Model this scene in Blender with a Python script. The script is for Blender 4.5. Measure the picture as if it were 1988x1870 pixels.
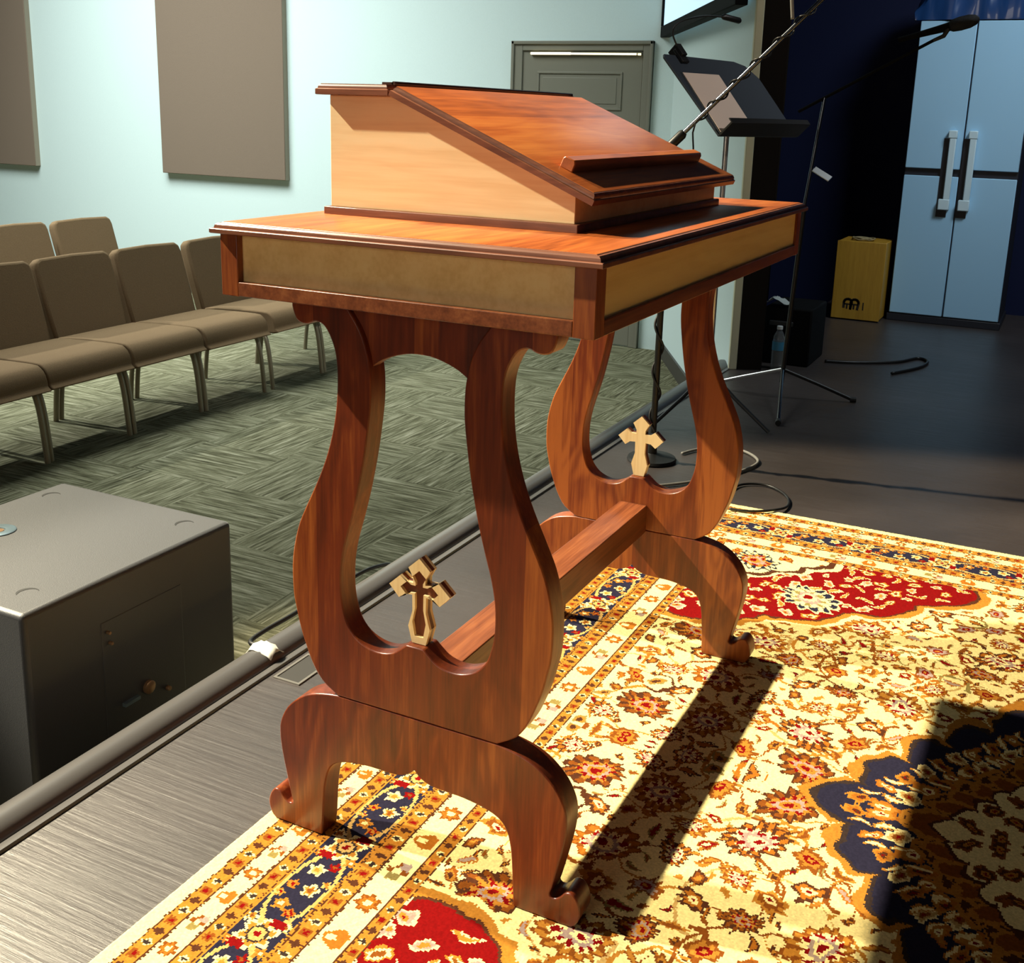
import bpy, bmesh, math, random
import numpy as np
from mathutils import Vector, Matrix, noise

for o in list(bpy.data.objects):
    bpy.data.objects.remove(o)
SC = bpy.context.scene
COL = SC.collection
random.seed(4)
PI = math.pi

# ------------------------------------------------------------------ camera
def look(yaw, pitch, roll):
    fw = Vector((math.cos(yaw) * math.cos(pitch), math.sin(yaw) * math.cos(pitch), -math.sin(pitch)))
    r0 = Vector((math.sin(yaw), -math.cos(yaw), 0.0))
    u0 = r0.cross(fw)
    r = math.cos(roll) * r0 + math.sin(roll) * u0
    u = -math.sin(roll) * r0 + math.cos(roll) * u0
    return Matrix((r, u, -fw)).transposed()

cam_d = bpy.data.cameras.new('camera')
cam = bpy.data.objects.new('camera', cam_d)
COL.objects.link(cam)
cam.matrix_world = Matrix.Translation((-1.2734, -0.5213, 1.2054)) @ look(0.4598, 0.2481, 0.0291).to_4x4()
cam_d.sensor_fit = 'HORIZONTAL'
cam_d.sensor_width = 36.0
cam_d.lens = 2160.19 / 1988 * 36
cam_d.shift_x = -5.7 / 1988
cam_d.shift_y = -170.2 / 1988
cam_d.clip_start = 0.05
SC.camera = cam

# ------------------------------------------------------------------ light
SC.view_settings.view_transform = 'Standard'
SC.view_settings.look = 'None'
SC.view_settings.gamma = 1.0
SC.view_settings.use_curve_mapping = False
SC.view_settings.exposure = 0.0

world = bpy.data.worlds.new('world')
SC.world = world
world.use_nodes = True
world.node_tree.nodes['Background'].inputs[0].default_value = (0.9, 0.95, 1.0, 1)
world.node_tree.nodes['Background'].inputs[1].default_value = 0.02

def aim(o, target):
    o.rotation_euler = (Vector(target) - o.location).to_track_quat('-Z', 'Y').to_euler()

def spot(name, loc, target, power, col, ang, blend, size):
    l = bpy.data.lights.new(name, 'SPOT')
    l.energy = power
    l.color = col
    l.spot_size = math.radians(ang)
    l.spot_blend = blend
    l.shadow_soft_size = size
    o = bpy.data.objects.new(name, l)
    COL.objects.link(o)
    o.location = loc
    aim(o, target)
    return o

def area(name, loc, target, power, col, sx, sy, spread=180):
    l = bpy.data.lights.new(name, 'AREA')
    l.energy = power
    l.color = col
    l.shape = 'RECTANGLE'
    l.size = sx
    l.size_y = sy
    l.spread = math.radians(spread)
    o = bpy.data.objects.new(name, l)
    COL.objects.link(o)
    o.location = loc
    aim(o, target)
    return o

spot('stage_spotlight', (1.2, 7.1, 7.1), (0.8, -0.75, 0.2), 7600, (1.0, 0.87, 0.60), 27, 0.18, 0.09)
spot('stage_side_spotlight', (-1.5, 6.8, 6.8), (0.55, 0.1, 0.7), 8400, (1.0, 0.92, 0.72), 20, 0.3, 0.08)
spot('aisle_spotlight', (2.2, 9.0, 4.9), (2.7, 4.0, -0.4), 2000, (0.95, 1.0, 0.94), 36, 0.4, 0.12)
spot('music_stand_spotlight', (1.6, -4.0, 4.6), (3.1, 0.72, 1.25), 420, (1.0, 0.95, 0.9), 11, 0.5, 0.08)  # added narrow spot, no known lamp; brightens the sheet and stand desk
area('house_light', (3.2, 5.6, 4.3), (3.9, 5.6, 0.0), 225, (0.9, 1.0, 0.96), 4.0, 3.0, 112)
area('house_light_rear', (3.6, 6.4, 4.4), (6.1, 6.0, 0.9), 70, (0.9, 1.0, 0.97), 2.6, 1.6, 120)
area('room_fill_light', (-5.0, 0.8, 1.9), (0.5, 0.3, 0.9), 16, (1.0, 0.9, 0.75), 2.0, 1.6, 120)  # added soft fill from behind the camera; no lamp known there
area('stage_wash_light', (4.2, -1.2, 3.6), (6.0, 0.1, 0.9), 24, (0.85, 0.95, 1.0), 0.8, 0.6, 110)

# ------------------------------------------------------------------ builders
class MB:
    """Collects shapes; build() links them as one mesh object."""
    def __init__(self):
        self.v, self.f, self.m = [], [], []
        self.mi = 0

    def add(self, verts, faces):
        b = len(self.v)
        self.v += [tuple(p) for p in verts]
        self.f += [tuple(i + b for i in f) for f in faces]
        self.m += [self.mi] * len(faces)

    def box(self, x0, x1, y0, y1, z0, z1, T=None):
        V = [(x, y, z) for z in (z0, z1) for y in (y0, y1) for x in (x0, x1)]
        if T is not None:
            V = [T @ Vector(p) for p in V]
        self.add(V, [(0, 2, 3, 1), (4, 5, 7, 6), (0, 1, 5, 4), (2, 6, 7, 3), (0, 4, 6, 2), (1, 3, 7, 5)])
        return self

    def prism(self, outline, a0, a1, axis='x', T=None):
        """outline: 2-D points (counter-clockwise seen from +axis); extruded from a0 to a1."""
        n = len(outline)
        def P(p, a):
            if axis == 'x':
                return (a, p[0], p[1])
            if axis == 'y':
                return (p[0], a, p[1])
            return (p[0], p[1], a)
        V = [P(p, a0) for p in outline] + [P(p, a1) for p in outline]
        if T is not None:
            V = [T @ Vector(p) for p in V]
        F = [tuple(range(n))[::-1], tuple(range(n, 2 * n))]
        F += [(i, (i + 1) % n, n + (i + 1) % n, n + i) for i in range(n)]
        self.add(V, F)
        return self

    def tube(self, path, r, n=10, cap=True):
        path = [Vector(p) for p in path]
        m = len(path)
        rs = r if isinstance(r, (list, tuple)) else [r] * m
        t0 = (path[1] - path[0]).normalized()
        up = Vector((0, 0, 1)) if abs(t0.z) < 0.9 else Vector((1, 0, 0))
        nx = t0.cross(up).normalized()
        V = []
        for i, p in enumerate(path):
            t = (path[min(i + 1, m - 1)] - path[max(i - 1, 0)])
            t = t.normalized() if t.length > 1e-9 else t0
            nx = (nx - t * nx.dot(t)).normalized()
            ny = t.cross(nx)
            for k in range(n):
                a = 2 * PI * k / n
                V.append(p + (nx * math.cos(a) + ny * math.sin(a)) * rs[i])
        F = [(i * n + k, i * n + (k + 1) % n, (i + 1) * n + (k + 1) % n, (i + 1) * n + k) for i in range(m - 1) for k in range(n)]
        if cap:
            F += [tuple(range(n))[::-1], tuple(range((m - 1) * n, m * n))]
        self.add(V, F)
        return self

    def lathe(self, prof, c, n=28, T=None):
        V = []
        for r, z in prof:
            for k in range(n):
                a = 2 * PI * k / n
                V.append((c[0] + r * math.cos(a), c[1] + r * math.sin(a), c[2] + z))
        if T is not None:
            V = [T @ Vector(p) for p in V]
        m = len(prof)
        F = [(i * n + k, i * n + (k + 1) % n, (i + 1) * n + (k + 1) % n, (i + 1) * n + k) for i in range(m - 1) for k in range(n)]
        F += [tuple(range(n))[::-1], tuple(range((m - 1) * n, m * n))]
        self.add(V, F)
        return self

    def slab(self, u0, u1, v0, v1, prof, T=None):
        """rectangle lofted through (outset, height) loops: a slab with a moulded edge."""
        V = []
        for o, z in prof:
            V += [(u0 - o, v0 - o, z), (u1 + o, v0 - o, z), (u1 + o, v1 + o, z), (u0 - o, v1 + o, z)]
        if T is not None:
            V = [T @ Vector(p) for p in V]
        m = len(prof)
        F = [(i * 4 + k, i * 4 + (k + 1) % 4, (i + 1) * 4 + (k + 1) % 4, (i + 1) * 4 + k) for i in range(m - 1) for k in range(4)]
        F += [(3, 2, 1, 0), tuple(range((m - 1) * 4, m * 4))]
        self.add(V, F)
        return self

    def build(self, name, mats, parent=None, bevel=0.0, seg=2, smooth=35, sub=0):
        me = bpy.data.meshes.new(name)
        loc = Vector((0, 0, 0))
        if parent is not None:
            q = parent
            while q is not None:
                loc = loc + q.location
                q = q.parent
        me.from_pydata([tuple(Vector(p) - loc) for p in self.v], [], self.f)
        mats = mats if isinstance(mats, (list, tuple)) else [mats]
        for mm in mats:
            me.materials.append(mm)
        me.polygons.foreach_set('material_index', self.m)
        bm = bmesh.new()
        bm.from_mesh(me)
        bmesh.ops.recalc_face_normals(bm, faces=bm.faces)
        bm.to_mesh(me)
        bm.free()
        me.update()
        if smooth:
            me.polygons.foreach_set('use_smooth', [True] * len(me.polygons))
            me.set_sharp_from_angle(angle=math.radians(smooth))
        o = bpy.data.objects.new(name, me)
        COL.objects.link(o)
        if parent is not None:
            o.parent = parent
        if bevel > 0:
            b = o.modifiers.new('bevel', 'BEVEL')
            b.width = bevel
            b.segments = seg
            b.limit_method = 'ANGLE'
            b.angle_limit = math.radians(40)
            b.harden_normals = False
        if sub:
            s = o.modifiers.new('subdivision', 'SUBSURF')
            s.levels = sub
            s.render_levels = sub
        return o

def thing(name, label, cat, loc=(0, 0, 0), group=None):
    o = bpy.data.objects.new(name, None)
    o.empty_display_size = 0.1
    COL.objects.link(o)
    o.location = loc
    return tag(o, label, cat, group)

def tag(o, label, cat, group=None):
    o['label'] = label
    o['category'] = cat
    if group:
        o['group'] = group
    return o

def struct(o, label=None, cat=None):
    o['kind'] = 'structure'
    if label:
        o['label'] = label
    if cat:
        o['category'] = cat
    return o

def smooth_curve(pts, k=4, closed=False):
    out = []
    n = len(pts)
    rng = range(n) if closed else range(n - 1)
    for i in rng:
        if closed:
            p0, p1, p2, p3 = pts[(i - 1) % n], pts[i], pts[(i + 1) % n], pts[(i + 2) % n]
        else:
            p0, p1, p2, p3 = pts[max(i - 1, 0)], pts[i], pts[i + 1], pts[min(i + 2, n - 1)]
        for s in range(k):
            t = s / k
            out.append(tuple(0.5 * (2 * b + (c - a) * t + (2 * a - 5 * b + 4 * c - d) * t * t + (3 * b - a - 3 * c + d) * t ** 3)
                             for a, b, c, d in zip(p0, p1, p2, p3)))
    if not closed:
        out.append(tuple(pts[-1]))
    return out

# ------------------------------------------------------------------ materials
def mat(name, col, rough=0.5, metal=0.0, spec=0.5, bump=0.0, bscale=60.0, var=0.0, emit=None, estr=0.0, coat=0.0, trans=0.0, alpha=1.0, aniso=(1, 1, 1)):
    m = bpy.data.materials.new(name)
    m.use_nodes = True
    nt = m.node_tree
    b = nt.nodes['Principled BSDF']
    b.inputs['Base Color'].default_value = (*col, 1)
    b.inputs['Roughness'].default_value = rough
    b.inputs['Metallic'].default_value = metal
    b.inputs['Specular IOR Level'].default_value = spec
    b.inputs['Coat Weight'].default_value = coat
    b.inputs['Transmission Weight'].default_value = trans
    if emit:
        b.inputs['Emission Color'].default_value = (*emit, 1)
        b.inputs['Emission Strength'].default_value = estr
    if bump or var:
        tc = nt.nodes.new('ShaderNodeTexCoord')
        mp = nt.nodes.new('ShaderNodeMapping')
        mp.inputs['Scale'].default_value = aniso
        nz = nt.nodes.new('ShaderNodeTexNoise')
        nz.inputs['Scale'].default_value = bscale
        nz.inputs['Detail'].default_value = 5
        nt.links.new(tc.outputs['Object'], mp.inputs['Vector'])
        nt.links.new(mp.outputs['Vector'], nz.inputs['Vector'])
        if bump:
            bp = nt.nodes.new('ShaderNodeBump')
            bp.inputs['Strength'].default_value = bump
            bp.inputs['Distance'].default_value = 0.004
            nt.links.new(nz.outputs['Fac'], bp.inputs['Height'])
            nt.links.new(bp.outputs['Normal'], b.inputs['Normal'])
        if var:
            rp = nt.nodes.new('ShaderNodeValToRGB')
            rp.color_ramp.elements[0].position = 0.3
            rp.color_ramp.elements[1].position = 0.7
            rp.color_ramp.elements[0].color = (*[c * (1 - var) for c in col], 1)
            rp.color_ramp.elements[1].color = (*[min(1, c * (1 + var)) for c in col], 1)
            nt.links.new(nz.outputs['Fac'], rp.inputs['Fac'])
            nt.links.new(rp.outputs['Color'], b.inputs['Base Color'])
    return m

class NT:
    def __init__(self, name):
        self.m = bpy.data.materials.new(name)
        self.m.use_nodes = True
        self.t = self.m.node_tree
        self.b = self.t.nodes['Principled BSDF']
        self.tc = self.t.nodes.new('ShaderNodeTexCoord').outputs['Object']

    def node(self, kind, **ins):
        n = self.t.nodes.new(kind)
        for k, v in ins.items():
            self.put(n.inputs[k.replace('_', ' ')], v)
        return n

    def put(self, sock, v):
        if hasattr(v, 'is_output'):
            self.t.links.new(v, sock)
        else:
            sock.default_value = v

    def math(self, op, a, b=0.0, c=0.0):
        n = self.t.nodes.new('ShaderNodeMath')
        n.operation = op
        for i, v in enumerate((a, b, c)):
            self.put(n.inputs[i], v)
        return n.outputs[0]

    def mix(self, f, a, b, blend='MIX'):
        n = self.t.nodes.new('ShaderNodeMix')
        n.data_type = 'RGBA'
        n.blend_type = blend
        self.put(n.inputs[0], f)
        self.put(n.inputs[6], a)
        self.put(n.inputs[7], b)
        return n.outputs[2]

    def mapping(self, scale=(1, 1, 1), rot=(0, 0, 0), loc=(0, 0, 0), vec=None):
        n = self.t.nodes.new('ShaderNodeMapping')
        self.put(n.inputs['Vector'], vec if vec is not None else self.tc)
        n.inputs['Scale'].default_value = scale
        n.inputs['Rotation'].default_value = rot
        n.inputs['Location'].default_value = loc
        return n.outputs[0]

    def noise(self, vec, scale, detail=4, rough=0.55, dist=0.0):
        n = self.t.nodes.new('ShaderNodeTexNoise')
        self.put(n.inputs['Vector'], vec)
        n.inputs['Scale'].default_value = scale
        n.inputs['Detail'].default_value = detail
        n.inputs['Roughness'].default_value = rough
        n.inputs['Distortion'].default_value = dist
        return n.outputs['Fac']

    def ramp(self, f, stops):
        n = self.t.nodes.new('ShaderNodeValToRGB')
        self.put(n.inputs[0], f)
        e = n.color_ramp.elements
        while len(e) < len(stops):
            e.new(0.5)
        for k, (p, c) in zip(e, stops):
            k.position = p
            k.color = (*c, 1)
        return n.outputs[0]

    def bump(self, h, strength, dist=0.002):
        n = self.t.nodes.new('ShaderNodeBump')
        n.inputs['Strength'].default_value = strength
        n.inputs['Distance'].default_value = dist
        self.put(n.inputs['Height'], h)
        self.t.links.new(n.outputs[0], self.b.inputs['Normal'])

def wood(name, dark, mid, light, grain='z', board_axis=None, boards=(), tones=(), rough=0.36, coat=0.12, rings=0.5, seed=0.0, gscale=1.0):
    """Planed wood: stretched fibre noise, growth figure, and glued boards of differing tone."""
    w = NT(name)
    st = {'x': (0.05, 1, 1), 'y': (1, 0.05, 1), 'z': (1, 1, 0.05)}[grain]
    st2 = {'x': (0.22, 1, 1), 'y': (1, 0.22, 1), 'z': (1, 1, 0.22)}[grain]
    off = (seed * 1.7, seed * 2.3, seed * 3.1)
    vec = w.mapping(scale=st, loc=off)
    fine = w.noise(vec, 230 * gscale, 4, 0.6)
    mid_n = w.noise(vec, 45 * gscale, 3, 0.6, 0.3)
    fig = w.noise(w.mapping(scale=st2, loc=off), 9.0, 3, 0.5, 0.6)
    ring = w.math('SINE', w.math('MULTIPLY', fig, 46.0))
    f = w.math('ADD', w.math('MULTIPLY', fine, 0.35), w.math('MULTIPLY', mid_n, 0.5))
    f = w.math('ADD', f, w.math('MULTIPLY', ring, 0.07 * rings))
    f = w.math('ADD', f, w.math('MULTIPLY', w.math('SUBTRACT', fig, 0.5), 0.5 * rings))
    if board_axis:
        sep = w.node('ShaderNodeSeparateXYZ', Vector=w.tc)
        co = sep.outputs[{'x': 0, 'y': 1, 'z': 2}[board_axis]]
        shift = tones[0]
        for pos, d in zip(boards, [tones[i + 1] - tones[i] for i in range(len(tones) - 1)]):
            shift = w.math('ADD', shift, w.math('MULTIPLY', w.math('GREATER_THAN', co, pos), d))
        f = w.math('ADD', f, shift)
    c = w.ramp(f, [(0.22, dark), (0.46, mid), (0.72, light)])
    w.put(w.b.inputs['Base Color'], c)
    w.b.inputs['Roughness'].default_value = rough
    w.b.inputs['Coat Weight'].default_value = coat
    w.b.inputs['Coat Roughness'].default_value = 0.25
    w.bump(fine, 0.12, 0.0008)
    return w.m

WD, WM, WL = (0.075, 0.015, 0.005), (0.165, 0.029, 0.007), (0.36, 0.098, 0.019)
M = {}
M['walnut_leg'] = wood('walnut_lyre', WD, WM, WL, 'z', 'y', (-0.185, -0.02, 0.183), (0.16, -0.03, -0.02, 0.14), seed=1, rings=0.7)
M['walnut_leg_far'] = wood('walnut_lyre_far', WD, WM, WL, 'z', 'y', (-0.15, 0.02, 0.17), (0.26, 0.10, 0.12, 0.30), seed=6, rings=1.0)  # board tones raised: light on the far lyre is put into the colour
M['walnut_foot'] = wood('walnut_foot', WD, WM, WL, 'z', 'y', (-0.2, -0.005, 0.01), (-0.02, -0.02, 0.12, -0.02), seed=3, rings=0.9)
M['walnut_foot_far'] = wood('walnut_foot_far', WD, WM, WL, 'z', 'y', (-0.16, 0.0), (0.12, 0.0, 0.14), seed=9, rings=0.9)
M['walnut_top'] = wood('walnut_top', (0.25, 0.055, 0.013), (0.45, 0.11, 0.022), (0.60, 0.19, 0.04), 'x', 'y', (-0.145, 0.025, 0.175), (0.0, 0.1, 0.0, 0.07), seed=2, rings=0.8)  # base colour raised: the lit sheen of the top is put in
M['walnut_lid'] = wood('walnut_lid', (0.25, 0.055, 0.013), (0.45, 0.11, 0.022), (0.60, 0.19, 0.04), 'x', 'y', (-0.105, 0.025), (0.02, 0.1, -0.06), seed=5, rings=0.7)  # lid brightened likewise, lit sheen included in its colour
M['walnut_trim'] = wood('walnut_trim', (0.09, 0.03, 0.015), (0.19, 0.065, 0.032), (0.32, 0.125, 0.065), 'y', seed=7)
M['walnut_rail'] = wood('walnut_rail', WD, (0.22, 0.062, 0.02), (0.38, 0.135, 0.045), 'x', seed=8)
M['walnut_dark'] = wood('walnut_dark', (0.02, 0.008, 0.005), (0.04, 0.015, 0.008), (0.07, 0.026, 0.014), 'x', seed=11)
M['maple'] = wood('maple', (0.78, 0.52, 0.24), (0.92, 0.72, 0.40), (0.95, 0.80, 0.50), 'y', seed=4, rings=0.35, rough=0.4, gscale=0.5)
M['maple_panel'] = wood('maple_panel', (0.76, 0.47, 0.17), (0.90, 0.62, 0.27), (0.94, 0.70, 0.35), 'x', seed=14, rings=0.3, rough=0.4, gscale=0.5)
M['maple_cross'] = wood('maple_cross', (0.70, 0.46, 0.19), (0.88, 0.66, 0.34), (0.94, 0.76, 0.46), 'z', seed=12, rings=0.3, rough=0.45)
M['walnut_inlay'] = wood('walnut_inlay', (0.09, 0.02, 0.008), (0.17, 0.042, 0.014), (0.28, 0.08, 0.025), 'z', seed=13)
M['black_metal'] = mat('black_metal', (0.006, 0.006, 0.006), 0.45)
M['boom_metal'] = mat('boom_metal', (0.13, 0.14, 0.16), 0.17, metal=1.0)
M['matt_black'] = mat('matt_black', (0.003, 0.003, 0.003), 0.8, spec=0.15)
M['rubber'] = mat('black_rubber', (0.012, 0.012, 0.012), 0.6)
M['chrome'] = mat('chrome', (0.75, 0.74, 0.72), 0.28, metal=0.9)
M['fabric'] = mat('chair_fabric', (0.155, 0.10, 0.054), 0.95, spec=0.1, bump=0.35, bscale=260, var=0.12)
M['chair_leg'] = mat('chair_leg_paint', (0.26, 0.22, 0.15), 0.38, metal=0.35)
M['wall'] = mat('wall_paint', (0.66, 0.78, 0.765), 0.9, spec=0.2, bump=0.06, bscale=130, var=0.015)
M['wall_end'] = mat('wall_end_paint', (0.62, 0.60, 0.42), 0.8)
M['baseboard'] = mat('baseboard_vinyl', (0.055, 0.05, 0.042), 0.5)
M['panel'] = mat('acoustic_fabric', (0.215, 0.16, 0.12), 0.98, spec=0.1, bump=0.3, bscale=300, var=0.06)
M['panel_edge'] = mat('acoustic_edge', (0.30, 0.26, 0.20), 0.95, spec=0.1)
M['door'] = mat('door_paint', (0.20, 0.19, 0.145), 0.55)
M['screen'] = mat('screen_image', (0.6, 0.8, 0.9), 0.6, emit=(0.55, 0.80, 0.95), estr=0.85)
M['led'] = mat('lit_strip', (1, 0.9, 0.6), 0.5, emit=(1.0, 0.82, 0.42), estr=2.6)  # glow standing for hallway light in the gap above the door
M['sub'] = mat('subwoofer_paint', (0.020, 0.020, 0.023), 0.5, spec=1.0, bump=0.15, bscale=500)
M['sub'].node_tree.nodes['Principled BSDF'].inputs['Sheen Weight'].default_value = 0.3
M['sub'].node_tree.nodes['Principled BSDF'].inputs['Sheen Roughness'].default_value = 0.4
M['sub_recess'] = mat('subwoofer_recess', (0.006, 0.006, 0.006), 0.6)
M['sub_cup'] = mat('pole_cup_metal', (0.2, 0.27, 0.31), 0.35, metal=0.6)
M['nosing'] = mat('stage_nosing', (0.075, 0.07, 0.068), 0.34, spec=0.9, bump=0.25, bscale=9, aniso=(0.25, 1, 1))
M['tape'] = mat('white_tape', (0.72, 0.70, 0.62), 0.45)
M['paper'] = mat('sheet_paper', (0.75, 0.6, 0.5), 0.8)
M['desk_metal'] = mat('stand_desk_metal', (0.035, 0.045, 0.06), 0.45)
M['cabinet'] = mat('cabinet_plastic', (0.36, 0.63, 0.86), 0.55, bump=0.05, bscale=20)
M['cabinet_dark'] = mat('cabinet_dark_plastic', (0.01, 0.012, 0.02), 0.5)
M['cabinet_grip'] = mat('cabinet_grip_plastic', (0.60, 0.78, 0.86), 0.4)
M['tarp'] = mat('blue_tarp', (0.012, 0.05, 0.17), 0.28, coat=0.4)
M['cajon'] = wood('cajon_birch', (0.36, 0.18, 0.015), (0.48, 0.26, 0.025), (0.55, 0.32, 0.04), 'z', seed=15, rings=0.3, rough=0.5)
M['logo'] = mat('logo_ink', (0.02, 0.014, 0.008), 0.6)
M['cord_tan'] = mat('cord_tan', (0.3, 0.24, 0.12), 0.7)
M['dark_wall'] = mat('dark_wall_paint', (0.006, 0.010, 0.042), 0.7, spec=0.2)
M['drape'] = mat('black_drape_cloth', (0.012, 0.009, 0.007), 0.95, spec=0.1)
M['cable'] = mat('cable_rubber', (0.010, 0.010, 0.010), 0.4)
M['cable_grey'] = mat('cable_grey', (0.22, 0.21, 0.19), 0.5)
M['tissue'] = mat('tissue', (0.5, 0.55, 0.52), 0.9)
M['bottle'] = mat('bottle_plastic', (0.85, 0.92, 0.95), 0.08, trans=0.9)
M['bottle_label'] = mat('bottle_label_film', (0.05, 0.25, 0.42), 0.4)
M['bottle_cap'] = mat('bottle_cap_plastic', (0.7, 0.75, 0.75), 0.4)
M['knob'] = mat('connector_metal', (0.35, 0.2, 0.1), 0.35, metal=0.5)

def stage_floor_mat():
    w = NT('black_stage_paint')
    g = w.noise(w.mapping(scale=(1, 0.045, 1)), 95, 6, 0.7, 0.25)
    big = w.noise(w.tc, 2.2, 4)
    scuff = w.noise(w.mapping(scale=(1.0, 0.12, 1), rot=(0, 0, 0.25), loc=(3, 1, 0)), 30, 6, 0.75, 1.2)
    chips = w.noise(w.mapping(scale=(1, 0.6, 1)), 24, 8, 0.8, 0.8)
    base = w.ramp(big, [(0.3, (0.030, 0.023, 0.021)), (0.7, (0.050, 0.039, 0.036))])
    s = w.ramp(scuff, [(0.66, (0, 0, 0)), (0.80, (1, 1, 1))])
    c = w.mix(w.math('MULTIPLY', s, 0.35), base, (0.30, 0.27, 0.24, 1))
    s2 = w.ramp(chips, [(0.71, (0, 0, 0)), (0.75, (1, 1, 1))])
    c = w.mix(w.math('MULTIPLY', s2, 0.5), c, (0.5, 0.46, 0.42, 1))
    w.put(w.b.inputs['Base Color'], c)
    w.b.inputs['Specular IOR Level'].default_value = 1.0
    w.put(w.b.inputs['Roughness'], w.ramp(g, [(0.3, (0.46, 0.46, 0.46)), (0.7, (0.34, 0.34, 0.34))]))
    w.bump(g, 0.32, 0.003)
    return w.m
M['stage'] = stage_floor_mat()

def carpet_mat():
    """grey-green carpet planks, streaked along their length, laid quarter-turned in turn"""
    w = NT('streaked_carpet_tile')
    t = 0.48
    v = w.mapping(loc=(0.13, 0.21, 0))
    sep = w.node('ShaderNodeSeparateXYZ', Vector=v)
    fx = w.math('FLOOR', w.math('DIVIDE', sep.outputs[0], t))
    fy = w.math('FLOOR', w.math('DIVIDE', sep.outputs[1], t))
    par = w.math('MODULO', w.math('ABSOLUTE', w.math('ADD', fx, fy)), 2.0)
    a = w.noise(w.mapping(scale=(0.06, 1, 1)), 76, 4, 0.68)
    b = w.noise(w.mapping(scale=(1, 0.06, 1), loc=(5, 2, 0)), 76, 4, 0.68)
    n = w.node('ShaderNodeMix')
    n.data_type = 'FLOAT'
    w.put(n.inputs[0], par)
    w.put(n.inputs[2], a)
    w.put(n.inputs[3], b)
    f = n.outputs[0]
    c = w.ramp(f, [(0.34, (0.05, 0.046, 0.024)), (0.47, (0.135, 0.13, 0.075)), (0.56, (0.215, 0.205, 0.13)), (0.68, (0.34, 0.325, 0.225))])
    fine = w.noise(w.tc, 420, 2)
    c = w.mix(0.35, c, w.ramp(fine, [(0.3, (0.3, 0.3, 0.3)), (0.7, (1, 1, 1))]), 'MULTIPLY')
    w.put(w.b.inputs['Base Color'], c)
    w.b.inputs['Roughness'].default_value = 1.0
    w.b.inputs['Specular IOR Level'].default_value = 0.1
    w.bump(fine, 0.5, 0.004)
    return w.m
M['carpet'] = carpet_mat()

# ------------------------------------------------------------------ setting
FZ = -0.01     # stage boards
CZ = -0.41     # carpet below the stage
struct(MB().box(-3.2, 6.75, -4.5, 0.945, CZ, FZ).build('floor', M['stage']), 'black painted wooden stage floor', 'floor')
struct(MB().box(-3.2, 6.2, 0.945, 14.0, CZ - 0.05, CZ).build('floor_carpet', M['carpet']), 'grey-green carpet tile floor below the stage', 'floor')
struct(MB().box(6.12, 6.22, 2.0, 14.0, CZ, 3.6).build('wall_back', M['wall']), 'pale teal wall with acoustic panels and door', 'wall')
WA, WB = Vector((6.12, 2.02, 0)), Vector((4.06, 0.93, 0))
wd = (WB - WA).normalized()
wn = Vector((wd.y, -wd.x, 0))            # towards the stage and camera
if wn.x > 0:
    wn = -wn
def wpt(s, out, z):
    return WA + wd * s + wn * out + Vector((0, 0, z))
TW = Matrix(((wd.x, wn.x, 0, WA.x), (wd.y, wn.y, 0, WA.y), (0, 0, 1, 0), (0, 0, 0, 1)))
WL_ = (WB - WA).length
struct(MB().box(-0.1, WL_ - 0.02, -0.14, 0, CZ, 3.6, TW).build('wall_side', M['wall']), 'pale teal wall running from the door corner to the stage', 'wall')
struct(MB().box(WL_ - 0.025, WL_ + 0.004, -0.035, 0.004, FZ, 3.6, TW).build('trim_1', M['wall_end'], bevel=0.004), 'cream end trim of the pale wall', 'trim')
struct(MB().box(WL_ - 0.021, WL_ + 0.001, -0.16, -0.036, FZ, 3.6, TW).build('trim_4', M['drape'], bevel=0.002), 'dark return behind the end of the pale wall', 'trim')
struct(MB().box(0.0, 1.27, 0.0, 0.014, CZ, CZ + 0.1, TW).build('baseboard_side', M['baseboard']), 'dark vinyl baseboard', 'baseboard')
struct(MB().box(6.106, 6.12, 3.235, 14.0, CZ, CZ + 0.105).build('baseboard_back', M['baseboard']), 'dark vinyl baseboard', 'baseboard')
struct(MB().box(6.75, 6.85, -4.5, 2.2, FZ - 0.4, 3.8).build('wall_stage', M['dark_wall']), 'black wall at the back of the stage', 'wall')

# stage edge nosing: rounded moulding with a groove
prof = [(0.928, -0.0095), (0.930, -0.004), (0.944, -0.003), (0.948, -0.008), (0.953, -0.008), (0.957, 0.002), (0.968, 0.010), (0.984, 0.016),
        (1.003, 0.015), (1.019, 0.007), (1.029, -0.008), (1.032, -0.03), (1.030, -0.06), (1.014, -0.062), (0.946, -0.062), (0.946, -0.0095)]
struct(MB().prism(prof, -3.2, 4.15, 'x').build('trim_2', M['nosing'], smooth=60), 'rounded dark nosing along the stage edge', 'trim')

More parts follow.
